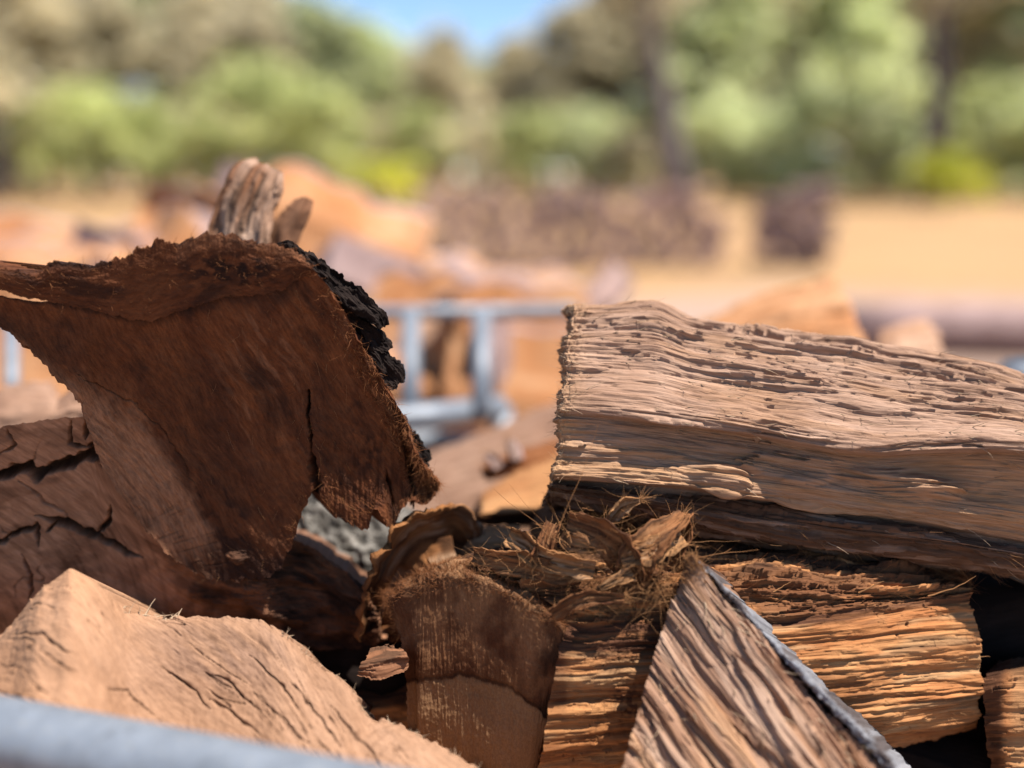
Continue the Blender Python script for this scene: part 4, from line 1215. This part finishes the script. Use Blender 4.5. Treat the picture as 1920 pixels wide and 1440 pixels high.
fuzz('splinters', S, 160, chip * sstep(-0.1, 0.3, perlin(u * 60, 3.0, 2)), M_SPLINT, Bp, (0.002, 0.006), 0.00045, (0.4, -0.5), 0.2, 0.6, 0.6, seed=31)
fuzz('splinters', S, 22, sstep(0.005, 0, v) * (px > 230) * (px < 330), M_SPLINT, Bp, (0.005, 0.011), 0.0009, (0.4, -0.7), 0.3, 0.5, 0.6, seed=32)

# ------------------------------------------------------------------ triangular wedge, front right
Fw = thing('split_wedge', 'pointed triangular wedge of grey-brown wood standing at front right', 'firewood', P1(1420, 1440, 0.74))
fl = [(1288, 1048), (1276, 1080), (1250, 1150), (1215, 1265), (1188, 1360), (1165, 1440), (1120, 1600)]
fr = [(1306, 1050), (1338, 1086), (1400, 1158), (1505, 1275), (1588, 1362), (1660, 1440), (1795, 1600)]
fd = [0.800, 0.796, 0.786, 0.769, 0.754, 0.741, 0.712]
nC = 6
ctrl = []
for c_ in range(nC + 1):
    t = c_ / nC
    ctrl.append([((1 - t) * l[0] + t * r_[0], (1 - t) * l[1] + t * r_[1] - 8 * math.sin(PI * t), d + 0.012 * (1 - t) - 0.006 * math.sin(PI * t)) for l, r_, d in zip(fl, fr, fd)])
S = sheet(ctrl, 430, 330, rag=(3, 3, 3, 0), rf=120, seed=35)
u, v, px, py = S['u'], S['v'], S['px'], S['py']
lv = v / S['H']
wid = np.interp(py, [1048, 1600], [0.02, 0.30])
vm = lv * wid                       # true distance across the fan
gu_, gvv = (px * 0.60 + py * 0.80) * 0.00041, (px * 0.80 - py * 0.60) * 0.00041
gvv = gvv + 0.004 * fbm(gu_ * 10, gvv * 20, 3, 3)
h = 0.003 * fbm(gu_ * 6, gvv * 30, 1, 3) + 0.0075 * terr(gu_, gvv, 3, 25, 2.0, 2, 0.008) + 0.0025 * terr(gu_, gvv, 7, 95, 2.2, 3) + 0.0007 * fbm(gu_ * 20, gvv * 320, 4, 3)
h *= sstep(0, 0.04, u) * 0.9 + 0.1
st = np.clip(0.75 * sstep(0.0, 0.5, fbm(gu_ * 6, gvv * 60, 6, 4)) + 0.5 * sstep(0.72, 0.9, lv), 0, 1)
moss = sstep(0.05, 0.0, lv) * sstep(1180, 1080, py) + 0.5 * sstep(0.10, 0.02, u)
solid('wood', S, h, M_WEDGE, Fw, (st * 0.55, np.clip(moss * sstep(-.4, .3, fbm(u * 70, gvv * 120, 7, 3)) * 0.8, 0, 1), 0.4 * sstep(0.15, 0.6, fbm(gu_ * 7, gvv * 80, 8, 4))), back=0.10, bdir=(0.55, 0.7, -0.45), taper=0.1, grain=(gu_, gvv))
fuzz('splinters', S, 130, (u > 0.04) * 1.0, M_SPLINT, Fw, (0.005, 0.014), 0.0006, (1, 0.1), 0.4, 0.3, 0.4, seed=35, wob=0.03)
fuzz('fuzz', S, 700, sstep(0.03, 0.0, u), M_FIBRE, Fw, (0.002, 0.005), 0.0002, (-0.6, 0), 0.5, 0.6, 0.5, seed=36)
# its weathered grey edge
gr_o = [(1310, 1051), (1342, 1085), (1408, 1154), (1516, 1267), (1605, 1350), (1682, 1432), (1825, 1600)]
ctrl = [[(a_[0], a_[1], d + 0.001) for a_, d in zip(fr, fd)],
        [((a_[0] + b_[0]) / 2, (a_[1] + b_[1]) / 2, d - 0.001) for a_, b_, d in zip(fr, gr_o, fd)],
        [(b_[0], b_[1], d + 0.004) for b_, d in zip(gr_o, fd)]]
S = sheet(ctrl, 420, 30, rag=(3, 4, 0, 0), rf=120, seed=36)
u, v = S['u'], S['v']
h = 0.003 * fbm(u * 50, v * 120, 1, 4) + 0.0015 * fbm(u * 250, v * 250, 3, 3)
solid('weathered_edge', S, h, M_GREY, Fw, (0.7 * sstep(0.1, 0.4, fbm(u * 30, v * 150, 9, 4)), 0 * u, 0.5 * sstep(0, .5, fbm(u * 60, v * 60, 4, 3))), back=0.09, bdir=(0.45, 0.75, -0.5), taper=0.05)


# ------------------------------------------------------------------ torn bark strips tangled on the middle log
def ribbon(name, pts, widths, twist, mat, parent, seed, curl=0.5, thick=0.0016, ns=60, nc=14):
    pts = np.asarray(pts, float)
    t = np.linspace(0, 1, len(pts)); ts = np.linspace(0, 1, ns)
    c = pchip(pts, t, ts)
    w = 1.25 * np.interp(ts, np.linspace(0, 1, len(widths)), widths)
    tw = np.interp(ts, np.linspace(0, 1, len(twist)), twist)
    tg = np.gradient(c, axis=0); tg /= np.linalg.norm(tg, axis=1)[:, None]
    a = np.cross(tg, np.array([0.1, -1.0, 0.35])); a /= np.linalg.norm(a, axis=1)[:, None]
    b_ = np.cross(tg, a)
    side = a * np.cos(tw)[:, None] + b_ * np.sin(tw)[:, None]
    up_ = np.cross(tg, side)
    s = np.linspace(-1, 1, nc)
    U, V = np.meshgrid(ts * np.linalg.norm(np.diff(c, axis=0), axis=1).sum(), s, indexing='ij')
    wv = w[:, None] * s[None] * (1 + 0.25 * fbm(U * 120, V * 3, seed, 3))
    hh = -curl * w[:, None] * s[None] ** 2 + 0.0022 * fbm(U * 40, V * 5, seed + 1, 4) + 0.0012 * fbm(U * 60, V * 14, seed + 2, 3)
    outer = c[:, None] + side[:, None] * wv[..., None] + up_[:, None] * hh[..., None]
    inner = outer - up_[:, None] * thick
    n = ns * nc
    idx = np.arange(n).reshape(ns, nc)
    f = np.stack([idx[:-1, :-1], idx[:-1, 1:], idx[1:, 1:], idx[1:, :-1]], -1).reshape(-1, 4)
    bl = np.concatenate([idx[0, :-1], idx[:-1, -1], idx[-1, :0:-1], idx[:0:-1, 0]])
    q = np.concatenate([f, f[:, ::-1] + n, np.stack([bl, bl + n, np.roll(bl, -1) + n, np.roll(bl, -1)], -1)])
    g = np.stack([U, wv, np.full_like(U, seed * 1.7)], -1).reshape(-1, 3)
    mk = np.zeros((n, 3)); mk[:, 0] = 0.8 * sstep(0.15, 0.5, fbm(U * 20, V * 4, seed + 5, 3)).ravel(); mk[:, 2] = 0.5 * sstep(0.1, 0.5, fbm(U * 16, V * 6, seed + 7, 3)).ravel()
    o = mesh_np(name, np.concatenate([outer.reshape(-1, 3), inner.reshape(-1, 3)]), q, None, mat, parent, np.concatenate([g, g]), np.concatenate([mk, mk]))
    # frayed fibres along it
    r = np.random.default_rng(seed + 90)
    k = r.integers(0, n, 90)
    i, j = np.unravel_index(k, (ns, nc))
    Dv = tg[i] * np.where(r.random(90) < 0.3, -1, 1)[:, None] + up_[i] * 0.3 + r.normal(size=(90, 3)) * 0.3
    k2 = np.where(r.random(90) < 0.5, 0, ns - 1)
    i = np.where(r.random(90) < 0.6, k2, i)
    tubes('fibres', outer[i, j], Dv, r.uniform(0.004, 0.016, 90), 0.00022, r.normal(size=(90, 3)) * 0.4, M_FIBRE, o if False else parent, seed=seed, wob=0.05)
    return o


G = thing('bark_tangle', 'tangle of torn fibrous brown bark strips on the middle log', 'bark', P1(1130, 1050, 0.84))
PP = lambda L: [P1(p[0], p[1], p[2] - 0.012) for p in L]
ribbon('bark_strip', PP([(1068, 975, .835), (1110, 990, .825), (1150, 1010, .822), (1185, 1060, .826), (1190, 1085, .832)]), [.006, .0085, .012, .012, .009], [0.3, 0.2, 0.6, 0.8, 0.9], M_BROWNBARK, G, 1, 0.5)
ribbon('bark_strip', PP([(1290, 968, .835), (1262, 990, .826), (1225, 1015, .822), (1195, 1045, .82), (1180, 1075, .825)]), [.007, .008, .011, .013, .010], [1.2, 0.8, 0.4, 0.2, 0.0], M_BROWNBARK, G, 2, 0.4)
ribbon('bark_strip', PP([(1040, 985, .84), (1030, 1005, .835), (1022, 1030, .832), (1005, 1050, .83)]), [.005, .006, .007, .006], [0.6, 0.3, 0.1, 0.0], M_BROWNBARK, G, 3, 0.6)
ribbon('bark_strip', PP([(955, 1005, .85), (985, 1020, .84), (1010, 1040, .832), (1060, 1055, .826), (1115, 1068, .824)]), [.006, .008, .008, .008, .006], [0.0, 0.3, 0.5, 0.4, 0.2], M_FIBRE, G, 4, 0.5)
ribbon('bark_strip', PP([(890, 1040, .86), (930, 1048, .848), (985, 1056, .838), (1040, 1072, .832), (1090, 1080, .83)]), [.005, .007, .009, .007, .004], [0.1, 0.4, 0.2, 0.4, 0.5], M_BROWNBARK, G, 5, 0.5)
ribbon('bark_strip', PP([(1128, 985, .84), (1145, 962, .84), (1170, 942, .838), (1200, 938, .835)]), [.003, .005, .006, .002], [1.0, 0.7, 0.5, 0.3], M_FIBRE, G, 6, 0.7)
ribbon('bark_strip', PP([(1280, 1010, .83), (1240, 1025, .822), (1210, 1035, .818), (1165, 1050, .82)]), [.006, .008, .009, .006], [0.5, 0.2, 0.1, 0.4], M_FIBRE, G, 7, 0.3)
ribbon('bark_strip', PP([(1185, 1075, .818), (1160, 1085, .815), (1135, 1098, .815), (1122, 1105, .817)]), [.0055, .004, .0025, .001], [0.2, 0.1, 0.3, 0.4], M_FIBRE, G, 8, 0.2)
ribbon('bark_strip', PP([(1270, 970, .845), (1282, 1000, .836), (1278, 1030, .83), (1270, 1060, .83)]), [.006, .008, .006, .004], [0.1, 0.6, 0.9, 1.2], M_BROWNBARK, G, 9, 0.5)
ribbon('bark_strip', PP([(1075, 1000, .842), (1065, 1012, .836), (1085, 1020, .83), (1120, 1025, .828)]), [.003, .005, .006, .004], [0.4, 0.2, 0.2, 0.1], M_FIBRE, G, 10, 0.3)
ribbon('bark_strip', PP([(1035, 1150, .815), (1075, 1128, .812), (1110, 1120, .812), (1170, 1122, .812)]), [.006, .006, .005, .003], [0.5, 0.3, 0.1, 0.1], M_BROWNBARK, G, 11, 0.4)
r = np.random.default_rng(77)
n = 200
fx, fy = r.normal(1170, 80, n), r.normal(1045, 32, n)
tubes('fibres', W(fx, fy, r.uniform(.80, .835, n)), r.normal(size=(n, 3)) * np.array([1, .4, .8]), r.uniform(0.006, 0.034, n), 0.00028 * r.uniform(0.5, 2.2, n), r.normal(size=(n, 3)) * 0.7, M_FIBRE, G, seg=8, wob=0.06, seed=5)
n = 110
fx, fy = r.normal(1235, 35, n), r.normal(1080, 26, n)
tubes('fibres', W(fx, fy, r.uniform(.795, .815, n)), r.normal(size=(n, 3)) * np.array([1, .3, 1]) - np.array([0, 0, .5]), r.uniform(0.01, 0.03, n), 0.0003, r.normal(size=(n, 3)) * 0.8, M_FIBRE, G, seg=8, wob=0.06, seed=6)
n = 110
fx, fy = r.uniform(860, 1260, n), r.normal(1072, 22, n)
tubes('fibres', W(fx, fy, r.uniform(.805, .835, n)), r.normal(size=(n, 3)) * np.array([1, .4, .8]), r.uniform(0.006, 0.02, n), 0.00024, r.normal(size=(n, 3)) * 0.6, M_FIBRE, G, seg=8, wob=0.06, seed=7)
# single splinters sticking off the middle log
tubes('fibres', W(np.array([1610., 1450., 1740., 1000.]), np.array([1112., 1110., 1118., 1118.]), np.array([.842, .835, .86, .808])),
      [(0.045, -0.01, 0.03), (0.03, 0, 0.012), (0.06, 0, 0.015), (-0.02, 0, -0.03)], [0.022, 0.02, 0.04, 0.02], [0.0011, 0.0007, 0.0009, 0.0008], [(0, 0, 0.1), (0.1, 0, .3), (0, 0, 0.25), (-.3, 0, -.3)], M_FIBRE, G, seg=8, wob=0.02, seed=9)

# ------------------------------------------------------------------ smaller pieces in the gap
c_ = thing('bark_curl', 'curled strip of orange-brown bark left of the cut end', 'bark', P1(770, 1080, 0.93))
ribbon('bark_strip', PP([(690, 1170, .95), (712, 1100, .935), (745, 1040, .925), (790, 1003, .93), (840, 992, .94), (868, 1012, .96)]), [.020, .024, .026, .026, .022, .014], [0.9, 0.8, 0.7, 0.5, 0.3, 0.2], M_CURL, c_, 31, 0.45, 0.006)


def block(label, ctrl, nu, nv, mat, amp, seed, back=0.1, bdir=None, cat='firewood', name='wood_chunk', mask=None, fn=None):
    c0 = np.asarray(ctrl, float).reshape(-1, 3).mean(0)
    root = thing(name, label, cat, P1(*c0))
    S = sheet(ctrl, nu, nv, rag=(4, 4, 4, 4), rf=110, seed=seed)
    u, v = S['u'], S['v']
    h = amp * (fbm(u * 14, v * 50, seed, 4) + 1.2 * shards(u, v, 0.06, 0.008, seed) + 0.4 * shards(u, v, 0.03, 0.003, seed + 1)) if fn is None else fn(u, v)
    mk = None if mask is None else mask(S)
    solid('wood', S, h, mat, root, mk, back=back, bdir=bdir, taper=0.1)
    return root, S


block('small orange-tan chunk with dark left end beside the pale log', [[(893, 948, 1.12), (910, 922, 1.14), (975, 882, 1.14), (1060, 845, 1.14)], [(888, 958, 1.10), (902, 945, 1.095), (975, 920, 1.09), (1060, 895, 1.085)], [(884, 968, 1.09), (898, 964, 1.05), (978, 958, 1.045), (1060, 950, 1.04)], [(884, 985, 1.09), (905, 988, 1.06), (985, 985, 1.055), (1060, 1030, 1.03)]],
      150, 90, M_ORANGE, 0.0016, 61, mask=lambda S: (0 * S['u'], np.clip(sstep(912, 897, S['px'] + 14 * perlin(S['px'] / 20, S['py'] / 20, 3)) + sstep(2.0, 2.25, S['row']), 0, 1) * 0.95, 0.15 * sstep(2.1, 1.8, S['row'])))
tw, S = block('reddish bark twig with stubs leaning against the left end of the pale log', [[(903, 876, 1.22), (960, 848, 1.22), (1050, 820, 1.22)], [(903, 888, 1.185), (965, 866, 1.183), (1050, 842, 1.18)], [(912, 902, 1.18), (968, 886, 1.175), (1052, 864, 1.17)]], 130, 50, M_FIBREDK, 0.0018, 62, 0.03, cat='twig', name='twig',
              mask=lambda S: (0 * S['u'], 0 * S['u'], 0 * S['u']))
ribbon('stub', PP([(968, 866, 1.19), (962, 846, 1.195), (954, 828, 1.20)]), [.006, .006, .003], [0.2, 0.2, 0.3], M_BGBROWN, tw, 63, 0.4, 0.006)
ribbon('stub', PP([(934, 882, 1.19), (924, 866, 1.195), (914, 856, 1.20)]), [.005, .005, .003], [0.2, 0.2, 0.3], M_BGBROWN, tw, 64, 0.4, 0.006)
block('tan piece of wood behind the fuzzy top of the cut end', [[(850, 1030, 1.0), (900, 990, .985), (975, 985, .98)], [(820, 1055, .96), (890, 1030, .95), (975, 1030, .945)], [(815, 1085, .955), (890, 1080, .945), (975, 1080, .94)]], 110, 60, M_ORANGE, 0.002, 65,
      mask=lambda S: (0.25 + 0 * S['u'], 0 * S['u'], 0.3 + 0 * S['u']))
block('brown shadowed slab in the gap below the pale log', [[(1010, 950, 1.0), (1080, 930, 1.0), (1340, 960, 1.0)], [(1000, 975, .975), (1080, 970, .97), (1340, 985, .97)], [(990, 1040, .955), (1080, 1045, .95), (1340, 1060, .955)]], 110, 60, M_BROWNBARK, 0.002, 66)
block('lichen-grey rough bark log in the gap under the dark log', [[(520, 930, 1.13), (600, 915, 1.11), (690, 930, 1.11), (780, 960, 1.12)], [(520, 980, 1.06), (600, 970, 1.05), (690, 985, 1.05), (790, 1020, 1.07)], [(520, 1050, 1.03), (600, 1045, 1.02), (690, 1055, 1.02), (780, 1075, 1.04)], [(530, 1110, 1.04), (610, 1110, 1.03), (690, 1115, 1.03), (770, 1120, 1.05)]],
      190, 130, M_LICHEN, 0.004, 67, fn=lambda u, v: 0.014 * fbm(u * 40, v * 55, 3, 5) + 0.006 * np.abs(fbm(u * 70, v * 70, 5, 3)))
block('smooth pinkish log lying out of focus between the dark log and the pale log', [[(700, 900, 1.46), (800, 852, 1.45), (930, 800, 1.44), (1080, 735, 1.43)], [(700, 940, 1.38), (800, 890, 1.37), (930, 840, 1.36), (1080, 790, 1.35)], [(700, 1010, 1.32), (800, 975, 1.31), (930, 930, 1.30), (1080, 880, 1.29)], [(700, 1090, 1.30), (800, 1070, 1.29), (930, 1030, 1.28), (1080, 1000, 1.27)]],
      150, 110, M_PINK, 0.0025, 68, back=0.12, bdir=(0, 1, -0.5))
block('forked broken stick standing up behind the dark log, left prong', [[(385, 470, 0.985), (400, 400, 0.985), (425, 340, 0.985), (445, 303, 0.99), (470, 298, 0.995)], [(430, 490, 0.97), (440, 410, 0.97), (462, 350, 0.97), (478, 315, 0.973), (492, 302, 0.98)], [(485, 490, 0.965), (490, 420, 0.965), (505, 375, 0.965), (520, 340, 0.97), (525, 322, 0.975)], [(500, 495, 0.985), (508, 425, 0.985), (520, 385, 0.985), (532, 345, 0.99), (533, 332, 0.995)]],
      110, 80, M_WEDGE, 0.004, 69, back=0.045, name='broken_stick', cat='stick', mask=lambda S: (0.75 * sstep(.0, .4, fbm(S['u'] * 8, S['v'] * 90, 3, 3)), 0.8 * sstep(0.15, .4, fbm(S['u'] * 9, S['v'] * 120, 6, 3)), 0 * S['u']))
stick = [o for o in COL.objects if o.name.startswith('broken_stick')][0]
stick['label'] = 'forked broken brown stick standing up behind the dark log'
S = sheet([[(488, 480, 0.985), (505, 425, 0.985), (535, 390, 0.985), (556, 372, 0.99)], [(530, 485, 0.975), (535, 440, 0.975), (560, 400, 0.975), (575, 370, 0.98)], [(545, 490, 0.985), (560, 450, 0.985), (582, 400, 0.985), (590, 376, 0.99)]], 80, 50, rag=(3, 3, 3, 3), seed=70)
solid('prong', S, 0.002 * fbm(S['u'] * 14, S['v'] * 50, 2, 4), M_WEDGE, stick, (0.8 + 0 * S['u'], 0.2 + 0 * S['u'], 0 * S['u']), back=0.03, taper=0.2)
block('small pale splintered fragment low between the dark log and the cut end', [[(698, 1214, .85), (722, 1206, .85), (746, 1208, .85)], [(680, 1242, .83), (720, 1235, .832), (764, 1230, .835)], [(668, 1266, .83), (716, 1272, .828), (768, 1254, .835)]], 90, 50, M_WEDGE, 0.0035, 71, back=0.03, mask=lambda S: (0.9 + 0 * S['u'], 0.75 * sstep(-0.25, 0.25, fbm(S['u'] * 30, S['v'] * 160, 3, 4)), 0 * S['u']))
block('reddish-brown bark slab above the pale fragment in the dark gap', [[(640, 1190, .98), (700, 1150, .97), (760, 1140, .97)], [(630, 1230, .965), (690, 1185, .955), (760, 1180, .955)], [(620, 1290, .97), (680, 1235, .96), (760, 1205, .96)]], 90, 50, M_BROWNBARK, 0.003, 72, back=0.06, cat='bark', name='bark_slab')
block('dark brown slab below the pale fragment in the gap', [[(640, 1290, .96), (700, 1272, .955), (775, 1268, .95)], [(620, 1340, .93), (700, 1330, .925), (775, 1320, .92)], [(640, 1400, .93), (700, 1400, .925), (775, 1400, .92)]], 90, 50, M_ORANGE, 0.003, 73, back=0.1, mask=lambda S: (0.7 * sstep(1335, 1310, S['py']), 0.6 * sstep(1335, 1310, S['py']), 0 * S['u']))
block('shaggy brown log end cut off by the right edge, lower corner', [[(1862, 1248, .90), (1900, 1235, .90), (1990, 1225, .90)], [(1848, 1270, .875), (1890, 1262, .87), (1990, 1255, .87)], [(1846, 1330, .87), (1885, 1330, .86), (1990, 1325, .86)], [(1850, 1400, .875), (1885, 1400, .865), (1990, 1400, .865)], [(1880, 1500, .88), (1900, 1500, .87), (1990, 1500, .87)]],
      110, 130, M_ORANGE, 0.003, 74, back=0.12, mask=lambda S: (0.9 * sstep(1895, 1870, S['px']), 0.85 * sstep(1.6, 0.6, S['row']), 0.3 * sstep(1880, 1910, S['px'])))
block('pinkish chunk out of focus at the far left under the torn horn', [[(-60, 760, 1.2), (20, 720, 1.2), (90, 715, 1.2), (110, 730, 1.21)], [(-60, 800, 1.15), (20, 780, 1.15), (90, 770, 1.15), (120, 775, 1.16)], [(-60, 860, 1.14), (20, 860, 1.14), (90, 850, 1.14), (130, 850, 1.15)]], 80, 50, M_PINK, 0.004, 75)
block('tan chunk out of focus just left of the heartwood edge', [[(110, 745, 1.05), (150, 728, 1.05), (190, 735, 1.05)], [(105, 790, 1.02), (150, 780, 1.02), (200, 780, 1.02)], [(105, 850, 1.02), (150, 850, 1.02), (200, 850, 1.02)]], 60, 50, M_PINK, 0.003, 76)

block('orange wedge of wood peaking above the middle of the pale split log', [[(1290, 612, 1.5), (1420, 560, 1.5), (1530, 526, 1.5), (1558, 518, 1.5), (1566, 521, 1.51)], [(1290, 640, 1.42), (1420, 600, 1.41), (1530, 575, 1.40), (1580, 565, 1.40), (1590, 566, 1.42)], [(1290, 720, 1.36), (1420, 700, 1.35), (1540, 690, 1.34), (1620, 680, 1.34), (1640, 678, 1.37)]],
      110, 70, M_BGORANGE, 0.004, 81, back=0.10, name='firewood_billet')
block('small pinkish block showing above the right part of the pale split log', [[(1650, 622, 1.55), (1690, 606, 1.55), (1738, 600, 1.55), (1746, 604, 1.56)], [(1650, 660, 1.5), (1690, 645, 1.49), (1750, 640, 1.49), (1762, 642, 1.51)], [(1650, 730, 1.46), (1690, 720, 1.45), (1760, 715, 1.45), (1780, 716, 1.48)]],
      80, 60, M_BGTAN, 0.004, 82, back=0.08, name='firewood_billet')
# deep pieces that close the gaps below; everything there lies in the shade
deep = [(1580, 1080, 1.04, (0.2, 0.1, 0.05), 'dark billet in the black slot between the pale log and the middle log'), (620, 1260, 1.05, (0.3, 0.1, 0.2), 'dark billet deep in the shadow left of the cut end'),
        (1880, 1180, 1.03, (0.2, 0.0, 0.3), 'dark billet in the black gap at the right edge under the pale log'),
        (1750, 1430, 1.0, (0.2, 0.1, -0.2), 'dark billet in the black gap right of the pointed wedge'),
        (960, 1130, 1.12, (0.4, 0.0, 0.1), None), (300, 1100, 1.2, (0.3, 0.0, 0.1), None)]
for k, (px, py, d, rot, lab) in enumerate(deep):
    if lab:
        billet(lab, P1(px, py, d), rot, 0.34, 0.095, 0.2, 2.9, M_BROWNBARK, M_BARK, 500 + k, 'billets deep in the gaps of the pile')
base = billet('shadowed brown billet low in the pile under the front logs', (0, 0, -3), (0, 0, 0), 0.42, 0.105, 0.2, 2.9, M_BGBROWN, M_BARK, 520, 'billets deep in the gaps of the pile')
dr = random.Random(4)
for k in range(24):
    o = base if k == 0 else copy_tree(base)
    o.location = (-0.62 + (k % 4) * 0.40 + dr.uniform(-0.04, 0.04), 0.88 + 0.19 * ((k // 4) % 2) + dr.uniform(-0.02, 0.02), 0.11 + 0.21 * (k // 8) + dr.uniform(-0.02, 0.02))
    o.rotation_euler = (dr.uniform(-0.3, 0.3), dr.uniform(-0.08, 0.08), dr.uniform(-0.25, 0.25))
